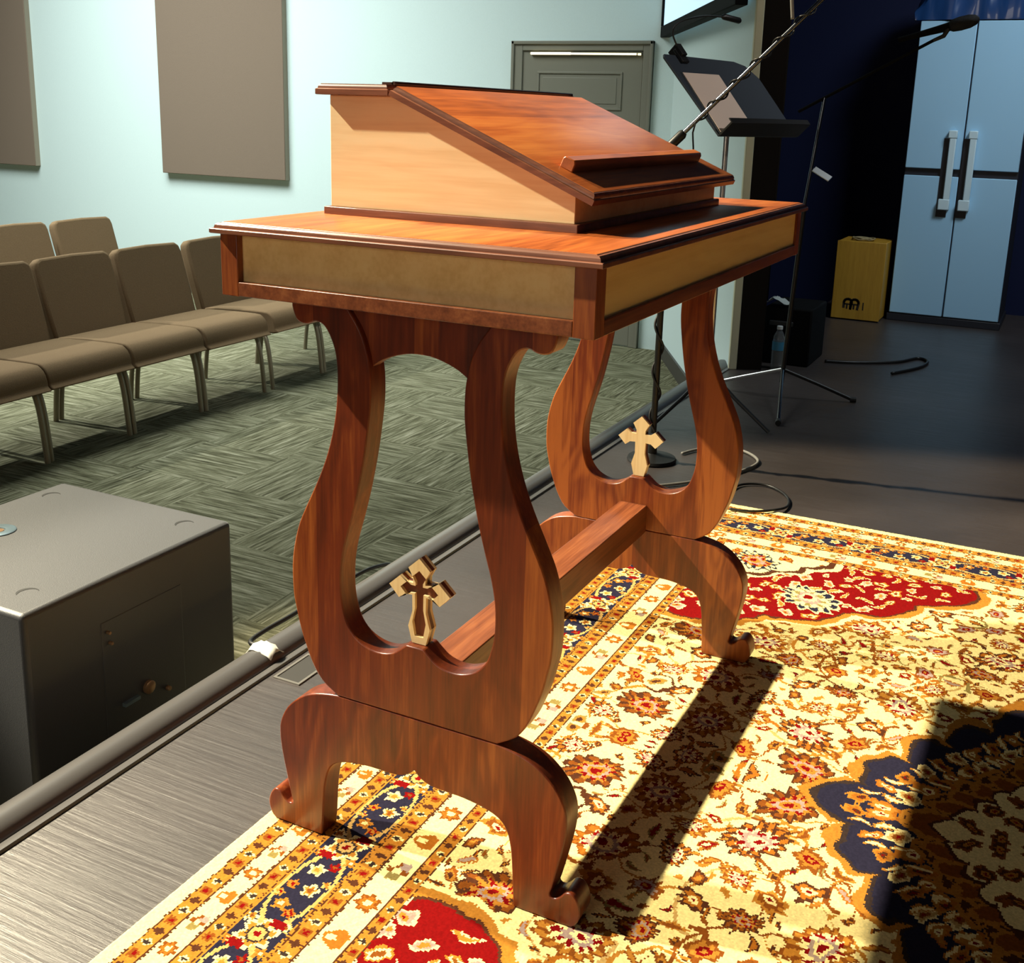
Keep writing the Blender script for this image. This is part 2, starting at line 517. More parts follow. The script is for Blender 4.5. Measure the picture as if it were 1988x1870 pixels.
# door in the back wall
DX = 6.12
dm = MB()
y0, y1, zt = 2.168, 3.233, 1.690
dm.box(DX - 0.022, DX, y0, y0 + 0.072, CZ, zt).box(DX - 0.022, DX, y1 - 0.085, y1, CZ, zt).box(DX - 0.022, DX, y0 + 0.072, y1 - 0.085, zt - 0.062, zt)
dm.box(DX - 0.034, DX, y0, y0 + 0.022, CZ, zt + 0.004).box(DX - 0.034, DX, y1 - 0.022, y1, CZ, zt + 0.004).box(DX - 0.034, DX, y0, y1, zt - 0.02, zt + 0.004)
struct(dm.build('trim_3', M['door'], bevel=0.004), 'grey-green moulded casing around the door', 'trim')
dl = MB()
dl.box(DX - 0.010, DX, 2.245, 3.15, CZ + 0.01, 1.628)
door = struct(dl.build('door_1', M['door']), 'grey-green panelled door', 'door')
for (pz0, pz1) in ((1.235, 1.49), (0.35, 1.11), (-0.22, 0.22)):
    fr = MB()
    ya, yb = 2.385, 3.03
    w_ = 0.016
    for (a, b, c, d) in ((ya, yb, pz0, pz0 + w_), (ya, yb, pz1 - w_, pz1), (ya, ya + w_, pz0 + w_, pz1 - w_), (yb - w_, yb, pz0 + w_, pz1 - w_)):
        fr.box(DX - 0.017, DX - 0.008, a, b, c, d)
    fr.box(DX - 0.013, DX - 0.008, ya + 0.04, yb - 0.04, pz0 + 0.04, pz1 - 0.04)
    fr.build('door_panel', M['door'], door, bevel=0.003)
ls = MB()
ls.tube([(DX - 0.03, 3.077, 1.609), (DX - 0.03, 2.77, 1.609)], 0.0085, 12)
lst = thing('light_strip', 'glowing warm yellow light strip along the top of the grey door', 'light', (DX - 0.03, 2.66, 1.609))
ls.build('wide_tube', M['led'], lst)
MB().tube([(DX - 0.03, 2.77, 1.608), (DX - 0.03, 2.285, 1.606)], 0.0062, 12).build('slim_tube', M['led'], lst)
MB().tube([(DX - 0.03, 2.274, 1.605), (DX - 0.03, 2.252, 1.605)], 0.0062, 12).build('end_lamp', M['led'], lst)
MB().box(DX - 0.03, DX - 0.009, 2.25, 3.08, 1.6, 1.617).build('mounting_bar', M['door'], lst)  # added backing behind the glowing gap pieces

# acoustic panels
def acoustic(ya, yb, z0, label):
    t = thing('acoustic_panel', label, 'acoustic panel', (DX - 0.03, (ya + yb) / 2, z0), 'acoustic panels on the pale wall')
    MB().box(DX - 0.06, DX - 0.052, ya, yb, z0, 2.85).build('fabric_face', M['panel'], t, bevel=0.006)
    MB().box(DX - 0.0525, DX - 0.001, ya + 0.002, yb - 0.002, z0 + 0.002, 2.848).build('panel_core', M['panel_edge'], t)
acoustic(5.235, 6.545, 0.615, 'tall brown-grey fabric acoustic panel nearer the door, whole width in view')
acoustic(8.09, 9.40, 0.600, 'brown-grey fabric acoustic panel at the far left, above the empty chairs')

# framed projection screen on the angled wall
ps = thing('wall_screen', 'black framed wall screen with pale blue glowing surface beside the door corner', 'screen', wpt(1.1, 0.08, 1.70))
s0, s1, z0, z1 = -0.10, 2.31, 1.715, 3.05
fr = MB()
fr.box(s0, s1, 0.04, 0.10, z0, z0 + 0.07, TW).box(s0, s1, 0.04, 0.10, z1 - 0.07, z1, TW).box(s0, s0 + 0.07, 0.04, 0.10, z0 + 0.07, z1 - 0.07, TW).box(s1 - 0.07, s1, 0.04, 0.10, z0 + 0.07, z1 - 0.07, TW)
fr.build('frame', M['matt_black'], ps, bevel=0.004)
MB().box(s0 + 0.065, s1 - 0.065, 0.05, 0.085, z0 + 0.065, z1 - 0.065, TW).build('screen_surface', M['screen'], ps)

# side drape beside the wall end
def drape(p0, p1, z0, z1, folds, amp, name, m, label):
    d = Vector(p1) - Vector(p0)
    n = Vector((-d.y, d.x, 0)).normalized()
    N = folds * 10
    V, F = [], []
    for i in range(N + 1):
        s = i / N
        q = Vector(p0) + d * s + n * (amp * math.sin(s * folds * 2 * PI) + 0.3 * amp * math.sin(s * folds * 4.7))
        for z in np.linspace(z0, z1, 6):
            V.append((q.x, q.y, z))
    for i in range(N):
        for k in range(5):
            F.append((i * 6 + k, (i + 1) * 6 + k, (i + 1) * 6 + k + 1, i * 6 + k + 1))
    mb = MB()
    mb.add(V, F)
    o = mb.build(name, m, smooth=180)
    so = o.modifiers.new('thickness', 'SOLIDIFY')
    so.thickness = 0.004
    return tag(o, label, 'curtain')
drape((4.30, 0.885, 0), (6.68, 1.42, 0), FZ + 0.01, 3.6, 14, 0.022, 'stage_drape', M['drape'], 'black drape hanging behind the cream end of the pale wall')

# ------------------------------------------------------------------ rug
def rug():
    rs = np.random.RandomState(11)
    L, W, K = 2.95, 2.42, 0.0031
    nu, nv = int(L / K / 2), int(W / K / 2)
    u, v = np.meshgrid((np.arange(nu) + .5) * K, (np.arange(nv) + .5) * K, indexing='ij')
    ju = u + rs.uniform(-.0013, .0013, u.shape)
    jv = v + rs.uniform(-.0013, .0013, u.shape)
    wx = .0035 * (np.sin(u * 61 + 3 * np.sin(v * 37)) + np.sin(v * 83 + 2 * np.sin(u * 47 + 1)))
    wy = .0035 * (np.sin(v * 57 + 3 * np.sin(u * 41 + 2)) + np.sin(u * 79 + 2 * np.sin(v * 53)))
    PAL = {'cream': (.84, .69, .30), 'gold': (.44, .175, .022), 'rust': (.22, .060, .008), 'brown': (.075, .024, .010), 'red': (.19, .003, .003),
           'navy': (.019, .017, .034), 'olive': (.26, .19, .055), 'lilac': (.36, .25, .20), 'tan': (.52, .32, .10), 'orange': (.38, .12, .012), 'dark': (.035, .022, .018)}
    names = list(PAL)
    ID = {n: i for i, n in enumerate(names)}
    col = np.full(u.shape, ID['cream'], np.int32)

    bu, bv = ju, jv
    ju, jv = ju + wx, jv + wy

    def win(a, b, r):
        i0, i1 = max(0, int((a - r) / K)), min(nu, int((a + r) / K) + 2)
        j0, j1 = max(0, int((b - r) / K)), min(nv, int((b + r) / K) + 2)
        s = (slice(i0, max(i0, i1)), slice(j0, max(j0, j1)))
        return s, ju[s] - a, jv[s] - b

    def rosette(a, b, r, n=6, cs=('rust', 'gold', 'cream'), rot=0.0, ok=None):
        s, x, y = win(a, b, r * 1.2)
        if x.size == 0:
            return
        X = (x * math.cos(rot) + y * math.sin(rot)) * .86
        Y = (-x * math.sin(rot) + y * math.cos(rot)) * 1.16
        d, t = np.hypot(X, Y), np.arctan2(Y, X)
        e = r * (.84 + .13 * np.cos(n * t) + .08 * np.cos(2.0 * t + rot) + .05 * np.sin(3 * t))
        c = col[s]
        m0 = np.ones_like(d, bool) if ok is None else ok[s]
        c[(d < e) & m0] = ID[cs[0]]
        c[(d < e * .70) & m0] = ID[cs[1]]
        c[(d < r * .34) & m0] = ID[cs[2]]
        if r > .02:
            c[(d < r * .15) & m0] = ID['red' if cs[2] != 'red' else 'gold']

    def leaf(a, b, l, w, ang, c1='rust', c2='gold', k=0.0, ok=None):
        s, x, y = win(a, b, l * 1.3)
        if x.size == 0:
            return
        X = x * math.cos(ang) + y * math.sin(ang)
        Y = -x * math.sin(ang) + y * math.cos(ang) - k * (X / l) ** 2 * l
        q = 1 - (X / l) ** 2
        c = col[s]
        m = (np.abs(Y) < w * q * (.9 + .18 * np.cos(X / l * 17))) & (q > 0)
        if ok is not None:
            m &= ok[s]
        c[m] = ID[c1]
        c[m & (np.abs(Y) < .5 * w * q) & (X > -.6 * l)] = ID[c2]

    def palmette(a, b, r, ang, cs=('rust', 'gold', 'red', 'cream'), ok=None):
        s, x, y = win(a, b, r * 1.4)
        if x.size == 0:
            return
        X = x * math.cos(ang) + y * math.sin(ang)
        Y = (-x * math.sin(ang) + y * math.cos(ang)) * 1.3
        d, t = np.hypot(X, Y), np.arctan2(Y, X)
        e = r * (1 + .11 * np.cos(13 * t) + .12 * np.cos(t))
        c = col[s]
        m0 = np.ones_like(d, bool) if ok is None else ok[s]
        c[(d < e) & m0] = ID[cs[0]]
        c[(d < e * .9) & (np.cos(13 * t) > -.2) & m0] = ID[cs[1]]
        c[(d < e * .66) & m0] = ID[cs[3]]
        c[(d < e * .62) & (np.cos(9 * t) > .1) & m0] = ID[cs[2]]
        c[(d < e * .42) & m0] = ID['lilac']
        c[(d < e * .28) & m0] = ID[cs[3]]
        c[(d < e * .15) & m0] = ID['red']

    def arc(a, b, r, t0, t1, w, cn, ok=None, curl=0.0):
        s, x, y = win(a, b, r * 1.6)
        if x.size == 0:
            return
        d, t = np.hypot(x, y), np.mod(np.arctan2(y, x) - t0, 2 * PI)
        m = (np.abs(d - r * (1 + curl * t)) < w * (1.15 - t / (t1 * 1.1))) & (t < t1)
        if ok is not None:
            m &= ok[s]
        col[s][m] = ID[cn]

    dist = np.minimum(u, v)
    along = np.maximum(u, v)
    dj = np.minimum(bu, bv)
    tj = np.maximum(bu, bv)
    FE = .337
    field = dj > FE
    # ---- field: arabesque of vines, palmettes, rosettes and leaves
    du, dv = (L / 2 - ju), (W / 2 - jv)
    med = ((np.abs(du) / .53) ** 1.12 + (np.abs(dv) / .348) ** 1.12) ** (1 / 1.12)
    ang_m = np.arctan2(dv / .352, du / .52)
    medr = med / (1 + .15 * np.abs(np.sin(ang_m * 9)) ** .6 - .10)
    cor = ((ju - FE) / .53) ** 1.3 + ((jv - FE) / .68) ** 1.3
    cor = np.where(field, np.abs(np.nan_to_num(cor, nan=9.)), 9.)
    cang = np.arctan2(np.maximum(jv - FE, 0) / .68, np.maximum(ju - FE, 0) / .53)
    corr = cor / (1 + .10 * np.abs(np.sin(cang * 8)))
    plain = field & (medr > 1.1) & (corr > 1.1)
    pts = []
    def scatter(n, rmin, tries=4000):
        out = []
        for _ in range(tries):
            a, b = rs.uniform(FE, L / 2), rs.uniform(FE, W / 2)
            i, j = min(nu - 1, int(a / K)), min(nv - 1, int(b / K))
            if not plain[i, j] or a < FE + rmin * .8 or b < FE + rmin * .8:
                continue
            if all((a - p) ** 2 + (b - q) ** 2 > ((rmin + r) * .98) ** 2 for p, q, r in pts):
                pts.append((a, b, rmin))
                out.append((a, b))
                if len(out) >= n:
                    break
        return out
    big = scatter(13, .060)
    midd = scatter(40, .034)
    small = scatter(120, .0205)
    tiny = scatter(210, .0125, 7000)
    for a, b in big + midd[:26]:
        r = rs.uniform(.05, .10)
        t0 = rs.uniform(0, 6.28)
        arc(a, b, r, t0, rs.uniform(2.2, 4.4), .0036, rs.choice(['gold', 'rust', 'tan', 'gold']), plain, .12)
    for a, b in small + midd:
        for _ in range(1):
            t0 = rs.uniform(0, 6.28)
            leaf(a + .034 * math.cos(t0), b + .034 * math.sin(t0), rs.uniform(.013, .022), .0055, t0 + rs.uniform(.3, 1.6), rs.choice(['rust', 'brown', 'brown', 'olive', 'orange']), rs.choice(['gold', 'rust', 'orange']), rs.uniform(-.6, .6), plain)
    for a, b in small[::3]:
        arc(a, b, rs.uniform(.022, .04), rs.uniform(0, 6.28), rs.uniform(2.5, 4.5), .0052, rs.choice(['orange', 'rust', 'gold', 'olive', 'brown']), plain, -.06)
    schemes = [('rust', 'gold', 'red', 'cream'), ('brown', 'orange', 'red', 'cream'), ('rust', 'orange', 'red', 'cream'), ('brown', 'rust', 'red', 'gold')]
    for i, (a, b) in enumerate(big):
        palmette(a, b, .060, rs.uniform(0, 6.28), schemes[i % 4], plain)
    for i, (a, b) in enumerate(midd):
        if i % 3 == 0:
            palmette(a, b, .034, rs.uniform(0, 6.28), schemes[(i + 1) % 4], plain)
        else:
            rosette(a, b, .031, [5, 6, 8][i % 3], [('rust', 'gold', 'red'), ('brown', 'orange', 'cream'), ('gold', 'rust', 'cream'), ('rust', 'lilac', 'red')][i % 4], rs.uniform(0, 6), plain)
    for i, (a, b) in enumerate(small):
        if i % 2:
            rosette(a, b, .0175, [5, 4, 6][i % 3], [('rust', 'gold', 'brown'), ('brown', 'rust', 'gold'), ('orange', 'rust', 'red'), ('rust', 'red', 'cream'), ('olive', 'gold', 'brown')][i % 5], rs.uniform(0, 6), plain)
        else:
            leaf(a, b, .024, .010, rs.uniform(0, 6.28), ['rust', 'brown', 'gold', 'orange', 'olive'][i % 5], ['gold', 'rust', 'red', 'orange', 'lilac'][(i // 2) % 5], rs.uniform(-.5, .5), plain)
    for i, (a, b) in enumerate(tiny):
        if i % 3:
            leaf(a, b, .0135, .0055, rs.uniform(0, 6.28), ['rust', 'gold', 'brown', 'olive', 'orange'][i % 5], ['rust', 'gold', 'red', 'rust', 'brown'][i % 5], rs.uniform(-.4, .4), plain)
        else:
            rosette(a, b, .010, 4, ('rust', 'brown', 'gold'), 0, plain)

    # ---- corner pieces: red ground with scalloped gold outline
    rim = field & (corr < 1.07)
    redg = field & (corr < 1.0)
    col[rim] = ID['gold']
    col[field & (corr < 1.02)] = ID['brown']
    col[redg] = ID['red']
    inner = field & (corr < .34)
    col[field & (corr < .40)] = ID['cream']
    col[field & (corr < .37)] = ID['brown']
    col[inner] = ID['cream']
    cnt = 0
    put_ = []
    for _ in range(1500):
        a, b = rs.uniform(FE, FE + .53), rs.uniform(FE, FE + .68)
        i, j = min(nu - 1, int(a / K)), min(nv - 1, int(b / K))
        if not (.40 < corr[i, j] < .93) or any((a - p) ** 2 + (b - q_) ** 2 < .036 ** 2 for p, q_ in put_):
            continue
        put_.append((a, b))
        cnt += 1
        if cnt % 3:
            rosette(a, b, rs.uniform(.014, .022), 5 + cnt % 2, [('cream', 'tan', 'red'), ('gold', 'cream', 'rust'), ('cream', 'lilac', 'gold')][cnt % 3], rs.uniform(0, 6), redg)
        else:
            leaf(a, b, .026, .009, rs.uniform(0, 6), 'cream', 'gold', .3, redg)
    palmette(FE + .27, FE + .30, .085, .8, ('cream', 'navy', 'olive', 'cream'), redg)
    palmette(FE + .09, FE + .11, .07, .8, ('navy', 'cream', 'red', 'gold'), inner)
    for a, b in ((.30, .06), (.06, .30), (.24, .14), (.12, .28), (.05, .05), (.19, .04), (.04, .19)):
        rosette(FE + a, FE + b, .024, 6, ('rust', 'gold', 'red'), a * 9, inner)
    # ---- medallion
    col[field & (medr < 1.10)] = ID['gold']
    col[field & (medr < 1.035)] = ID['dark']
    nv_ = field & (medr < 1.0)
    col[nv_] = ID['navy']
    for t in np.linspace(.05, 1.52, 10):
        for k, (q, r) in enumerate(((.88, .022), (.74, .026))):
            rr = q / (abs(math.cos(t)) + abs(math.sin(t)))
            a, b = L / 2 - .52 * rr * math.cos(t), W / 2 - .352 * rr * math.sin(t)
            rosette(a, b, r, 5, [('gold', 'orange', 'brown'), ('orange', 'gold', 'cream'), ('cream', 'tan', 'rust')][int(t * 8 + k) % 3], t, nv_)
            leaf(a - .028, b + .012, .024, .008, t, 'gold', 'cream', .3, nv_)
    col[field & (medr < .63)] = ID['gold']
    col[field & (medr < .60)] = ID['brown']
    for t in np.linspace(.08, 1.5, 6):
        rr = .52 / (abs(math.cos(t)) + abs(math.sin(t)))
        a, b = L / 2 - .52 * rr * math.cos(t), W / 2 - .352 * rr * math.sin(t)
        leaf(a, b, .05, .034, t + .5, 'gold', 'rust', 0, field)
    core = field & (medr < .43)
    col[field & (medr < .46)] = ID['brown']
    col[core] = ID['cream']
    for a, b in ((.0, .0), (.08, .03), (.15, .02), (.03, .10), (.10, .07), (.02, .05)):
        rosette(L / 2 - a, W / 2 - b, .024, 6, ('rust', 'brown', 'gold'), a * 30, core)

    # ---- borders
    def band(a, b):
        return (dj >= a) & (dj < b)
    def guard(a, b):
        m = band(a, b)
        s = (dj - (a + b) / 2) / ((b - a) / 2)
        col[m] = ID['gold']
        per = .0255
        ph = np.mod(tj, per) / per - .5
        k = np.floor(tj / per).astype(int) % 3
        dm = np.abs(ph) * 1.9 + np.abs(s) * .85 < .62
        col[m & dm & (k == 0)] = ID['brown']
        sq = (np.abs(ph) < .30) & (np.abs(s) < .52)
        col[m & sq & (k == 1)] = ID['rust']
        col[m & (np.abs(ph) < .15) & (np.abs(s) < .26) & (k == 1)] = ID['red']
        col[m & dm & (k == 2)] = ID['cream']
        col[m & (np.abs(ph) * 1.9 + np.abs(s) * .85 < .42) & (k == 2)] = ID['dark']
        col[m & (np.abs(s) > .84)] = ID['brown']
    def flowers(a, b):
        m = band(a, b)
        h = (b - a)
        y = (dj - (a + b) / 2) / h
        col[m] = ID['cream']
        per = h * 1.55
        x = (np.mod(tj, per) - per / 2) / h
        k = np.floor(tj / per).astype(int) % 3
        d, t = np.hypot(x, y), np.arctan2(y, x)
        e = .40 * (.85 + .15 * np.cos(7 * t))
        z = m & (k == 0)
        col[z & (d < e)] = ID['rust']
        col[z & (d < e * .72)] = ID['orange']
        col[z & (d < .13)] = ID['cream']
        z = m & (k == 1)
        col[z & (np.abs(x) < .40) & (np.abs(y) < .34) & (np.cos(x * 11) + np.cos(y * 13) > -.5)] = ID['rust']
        col[z & (np.abs(x) < .13) & (np.abs(y) < .14)] = ID['cream']
        col[z & (x > .08) & (x < .40) & (y > 0) & (y < .3)] = ID['lilac']
        col[z & (x < -.12) & (x > -.42) & (np.abs(y) < .2)] = ID['olive']
        z = m & (k == 2)
        col[z & (np.abs(x) + .6 * np.abs(y - .1) < .40) & (np.abs(y) < .36)] = ID['orange']
        col[z & (np.abs(x) < .10) & (y < .05) & (y > -.25)] = ID['cream']
        col[m & (np.abs(y) > .46)] = ID['brown']
    col[dj < .03] = ID['cream']
    guard(.03, .062)
    flowers(.062, .103)
    guard(.103, .132)
    nb = band(.132, .222)
    col[nb] = ID['navy']
    P = .23
    xm = np.mod(tj, P) - P / 2
    ym = dj - .177
    rings = np.hypot(xm / .094, ym / .038)
    col[nb & (np.abs(rings - 1) < .075)] = ID['tan']
    kk = np.floor(tj / P).astype(int) % 2
    def put_navy(cx, cy, r, cs, n=5):
        d, t = np.hypot(xm - cx, ym - cy), np.arctan2(ym - cy, xm - cx)
        e = r * (.8 + .2 * np.cos(n * t))
        col[nb & (d < e)] = ID[cs[0]]
        col[nb & (d < e * .66)] = ID[cs[1]]
        col[nb & (d < r * .3)] = ID[cs[2]]
    for cx, cy, r, cs in ((0, .012, .017, ('cream', 'gold', 'rust')), (.045, -.008, .017, ('cream', 'tan', 'gold')), (-.045, -.010, .016, ('gold', 'orange', 'cream')),
                          (.062, .014, .012, ('red', 'red', 'rust')), (-.058, .014, .013, ('orange', 'red', 'gold')), (0, -.022, .012, ('orange', 'gold', 'red')), (.085, .030, .013, ('gold', 'orange', 'cream')), (-.085, .030, .013, ('tan', 'cream', 'rust')), (.088, -.030, .013, ('orange', 'tan', 'red')), (-.088, -.031, .013, ('cream', 'gold', 'rust')), (.022, .028, .009, ('tan', 'orange', 'gold')), (-.024, -.027, .009, ('gold', 'tan', 'red'))):
        put_navy(cx, cy, r, cs)
    xs = np.mod(tj + P / 2, P) - P / 2
    d = np.hypot(xs, ym)
    t = np.arctan2(ym, xs)
    col[nb & (d < .036 * (.82 + .18 * np.cos(6 * t)))] = ID['cream']
    col[nb & (d < .028 * (.82 + .18 * np.cos(6 * t)))] = ID['gold']
    col[nb & (d < .018)] = ID['dark']
    col[nb & (d < .014)] = ID['tan']
    col[nb & (d < .006)] = ID['red']
    col[nb & (np.abs(xs) < .038) & (np.abs(xs) > .022) & (np.abs(ym) < .03) & (ym * np.sign(xs) > .004)] = ID['red']
    col[nb & (np.abs(np.abs(ym) - .043) < .0022)] = ID['gold']
    guard(.222, .256)
    flowers(.256, .312)
    guard(.312, .337)

    full = np.concatenate([col, col[::-1]], 0)
    full = np.concatenate([full, full[:, ::-1]], 1)
    NU, NV = full.shape
    pal = np.array([PAL[n] for n in names])
    rgb = pal[full] * rs.uniform(.86, 1.08, (NU, NV, 1))
    # mesh: one face per tuft
    X0, Y0 = 2.09, 0.61
    gu, gv = np.meshgrid(np.arange(NU + 1) * K, np.arange(NV + 1) * K, indexing='ij')
    z = rs.uniform(-.0011, .0, gu.shape)
    z[0, :] = z[-1, :] = -.0098
    z[:, 0] = z[:, -1] = -.0098
    co = np.stack([X0 - gu, Y0 - gv, z], -1).reshape(-1, 3).astype(np.float32)
    idx = np.arange((NU + 1) * (NV + 1)).reshape(NU + 1, NV + 1)
    quads = np.stack([idx[:-1, :-1], idx[1:, :-1], idx[1:, 1:], idx[:-1, 1:]], -1).reshape(-1, 4)
    me = bpy.data.meshes.new('area_rug')
    nq = len(quads)
    me.vertices.add(len(co))
    me.vertices.foreach_set('co', co.ravel())
    me.loops.add(nq * 4)
    me.loops.foreach_set('vertex_index', quads.ravel().astype(np.int32))
    me.polygons.add(nq)
    me.polygons.foreach_set('loop_start', np.arange(0, nq * 4, 4, dtype=np.int32))
    me.update(calc_edges=True)
    at = me.attributes.new('tuft', 'FLOAT_COLOR', 'FACE')
    at.data.foreach_set('color', np.concatenate([rgb.reshape(-1, 3), np.ones((nq, 1))], 1).astype(np.float32).ravel())
    w = NT('knotted_wool')
    an = w.t.nodes.new('ShaderNodeAttribute')
    an.attribute_name = 'tuft'
    w.put(w.b.inputs['Base Color'], an.outputs['Color'])
    w.b.inputs['Roughness'].default_value = 1.0
    w.b.inputs['Specular IOR Level'].default_value = 0.05
    me.materials.append(w.m)
    o = bpy.data.objects.new('area_rug', me)
    COL.objects.link(o)
    return tag(o, 'large cream Persian-style rug with red, gold and navy floral pattern under the wooden lectern', 'rug')
rug()

# ------------------------------------------------------------------ lectern table
TL_ = 1.1143          # apron length (x)
TD = 0.60             # apron depth (y)
YC = 0.305
lect = thing('lectern', 'walnut and maple lectern table with lyre-shaped legs and slanted desk on top', 'lectern', (0.55, YC, 0.0))

mould = [(0.000, 1.0210), (0.0095, 1.0212), (0.0110, 1.0222), (0.0110, 1.0275), (0.0100, 1.0285), (0.0060, 1.0290), (0.0060, 1.0305),
         (0.0050, 1.0335), (0.0020, 1.0360), (-0.0020, 1.0364), (-0.0030, 1.0372), (-0.006, 1.0374)]
tt = MB()
tt.mi = 1
tt.slab(0, TL_, 0, TD, mould[:-1])
tt.mi = 0
tt.slab(0.004, TL_ - 0.004, 0.004, TD - 0.004, [(0, 1.030), (0, 1.0374), (-0.001, 1.0379)])
tt.build('tabletop', [M['walnut_top'], M['walnut_trim']], lect, smooth=30)

def post(x0, x1, y0, y1):
    MB().box(x0, x1, y0, y1, 0.9295, 1.0212).build('corner_post', M['walnut_leg'], lect, bevel=0.0012)
pw = 0.031
post(0, pw, 0, pw); post(0, pw, TD - pw, TD); post(TL_ - pw, TL_, 0, pw); post(TL_ - pw, TL_, TD - pw, TD)
rl = MB()
for (a, b, c, d) in ((0, 0.03, pw, TD - pw), (TL_ - 0.03, TL_, pw, TD - pw), (pw, TL_ - pw, 0, 0.03), (pw, TL_ - pw, TD - 0.03, TD)):
    rl.box(a, b, c, d, 0.930, 0.951)
rl.build('bottom_rail', M['walnut_rail'], lect, bevel=0.0012)
MB().box(0.012, 0.022, pw - 0.002, TD - pw + 0.002, 0.949, 1.0212).build('apron_panel', M['maple_panel'], lect)
MB().box(TL_ - 0.022, TL_ - 0.012, pw - 0.002, TD - pw + 0.002, 0.949, 1.0212).build('apron_panel', M['maple_panel'], lect)
MB().box(pw - 0.002, TL_ - pw + 0.002, 0.005, 0.015, 0.949, 1.0212).build('apron_panel', M['maple_panel'], lect)
MB().box(pw - 0.002, TL_ - pw + 0.002, TD - 0.022, TD - 0.012, 0.949, 1.0212).build('apron_panel', M['maple_panel'], lect)
MB().box(0.02, TL_ - 0.02, 0.02, TD - 0.02, 0.932, 0.936).build('underside', M['walnut_rail'], lect)

# desk box
BX0, BX1, BY0, BY1 = 0.216, 0.9004, 0.128, 0.5565
MB().slab(BX0, BX1, BY0, BY1, [(0.0085, 1.0375), (0.0085, 1.0485), (0.0075, 1.0500), (0.0, 1.0502)]).build('base_moulding', M['walnut_trim'], lect, bevel=0.0008)
MB().prism([(BY0, 1.050), (BY1, 1.050), (BY1, 1.2235), (0.437, 1.2235), (BY0, 1.0905)], BX0, BX1, 'x').build('desk_box', M['maple'], lect, bevel=0.0008)
lidp = [(-0.002, 0.0), (0.0, 0.0006), (0.0, 0.0085), (-0.0015, 0.0095), (-0.003, 0.0100), (-0.0032, 0.0125), (-0.0048, 0.0150), (-0.0062, 0.0158), (-0.0066, 0.0170)]
LX0, LX1 = BX0 - 0.0165, BX1 + 0.0165
lf = MB()
lf.slab(LX0, LX1, 0.4385, BY1 + 0.0165, [(o, 1.2235 + z) for o, z in lidp])
lf.build('lid_shelf', [M['walnut_trim']], lect, smooth=30)
sl = Vector((0, -0.342, -0.1455))
ln = sl.length
sd = sl / ln
sn = Vector((1, 0, 0)).cross(sd) * -1
if sn.z < 0:
    sn = -sn
org = Vector((0, 0.4375, 1.2240))
TS = Matrix(((1, sd.x, sn.x, org.x), (0, sd.y, sn.y, org.y), (0, sd.z, sn.z, org.z), (0, 0, 0, 1)))
lid = MB()
lid.mi = 1
lid.slab(LX0, LX1, 0.0, ln, lidp, TS)
lid.mi = 0
lid.slab(LX0 + 0.008, LX1 - 0.008, 0.004, ln - 0.008, [(0, 0.010), (0, 0.0170), (-0.001, 0.0175)], TS)
lid.build('slanted_lid', [M['walnut_lid'], M['walnut_trim']], lect, smooth=30)
lg = MB()
lz = 0.0172
lp = [(ln - 0.090, lz), (ln - 0.068, lz), (ln - 0.068, lz + 0.013), (ln - 0.071, lz + 0.018), (ln - 0.087, lz + 0.018), (ln - 0.090, lz + 0.014)]
lg.prism(lp, LX0 + 0.052, LX1 - 0.058, 'x', TS)
lo = lg.build('book_ledge', M['walnut_lid'], lect, bevel=0.0015)
hg = MB()
hg.box(LX0 + 0.03, LX1 - 0.012, 0.448, 0.468, 1.2402, 1.2445)
hg.tube([(LX0 + 0.03, 0.447, 1.2425), (LX1 - 0.012, 0.447, 1.2425)], 0.0034, 10)
hg.build('hinge_strip', M['walnut_dark'], lect)

# lyre supports
OUT = [(0.221, 0.932), (0.2225, 0.911), (0.2155, 0.892), (0.206, 0.886), (0.192, 0.886), (0.178, 0.891), (0.163, 0.885), (0.151, 0.867), (0.143, 0.843), (0.1405, 0.81),
       (0.142, 0.771), (0.148, 0.731), (0.160, 0.687), (0.177, 0.644), (0.199, 0.599), (0.217, 0.56), (0.228, 0.52), (0.2325, 0.484), (0.2315, 0.439),
       (0.2265, 0.411), (0.2185, 0.378), (0.2080, 0.348), (0.196, 0.32), (0.178, 0.294), (0.147, 0.2742)]
INN = [(0.130, 0.932), (0.116, 0.911), (0.101, 0.89), (0.090, 0.866), (0.083, 0.838), (0.080, 0.81), (0.0805, 0.773), (0.086, 0.728), (0.0925, 0.687), (0.100, 0.65),
       (0.1085, 0.613), (0.119, 0.575), (0.130, 0.537), (0.1365, 0.502), (0.1380, 0.47), (0.1365, 0.446), (0.132, 0.424), (0.1235, 0.402), (0.107, 0.384),
       (0.083, 0.3735), (0.06, 0.3722), (0.040, 0.378), (0.026, 0.3885), (0.0155, 0.3975)]
def sym(right):
    """right-hand half from bottom-centre round to top-centre mirrored"""
    return right
o_s, i_s = smooth_curve(OUT, 3), smooth_curve(INN, 3)
R_ = [(YC + a, z) for a, z in o_s]
L_ = [(YC - a, z) for a, z in o_s]
Ri = [(YC + a, z) for a, z in i_s]
Li = [(YC - a, z) for a, z in i_s]
lyre_outline = R_ + L_[::-1] + Li + Ri[::-1]
FT = [(0.0, 0.2735), (0.147, 0.2735), (0.172, 0.2695), (0.200, 0.262), (0.226, 0.2475), (0.25, 0.224), (0.264, 0.197), (0.2675, 0.174), (0.2655, 0.146), (0.2595, 0.114),
      (0.2525, 0.083), (0.246, 0.055), (0.2435, 0.046), (0.2465, 0.0415), (0.253, 0.041), (0.261, 0.0465), (0.2695, 0.0565), (0.281, 0.0585), (0.291, 0.047), (0.2955, 0.028), (0.290, 0.009), (0.281, 0.0005)]
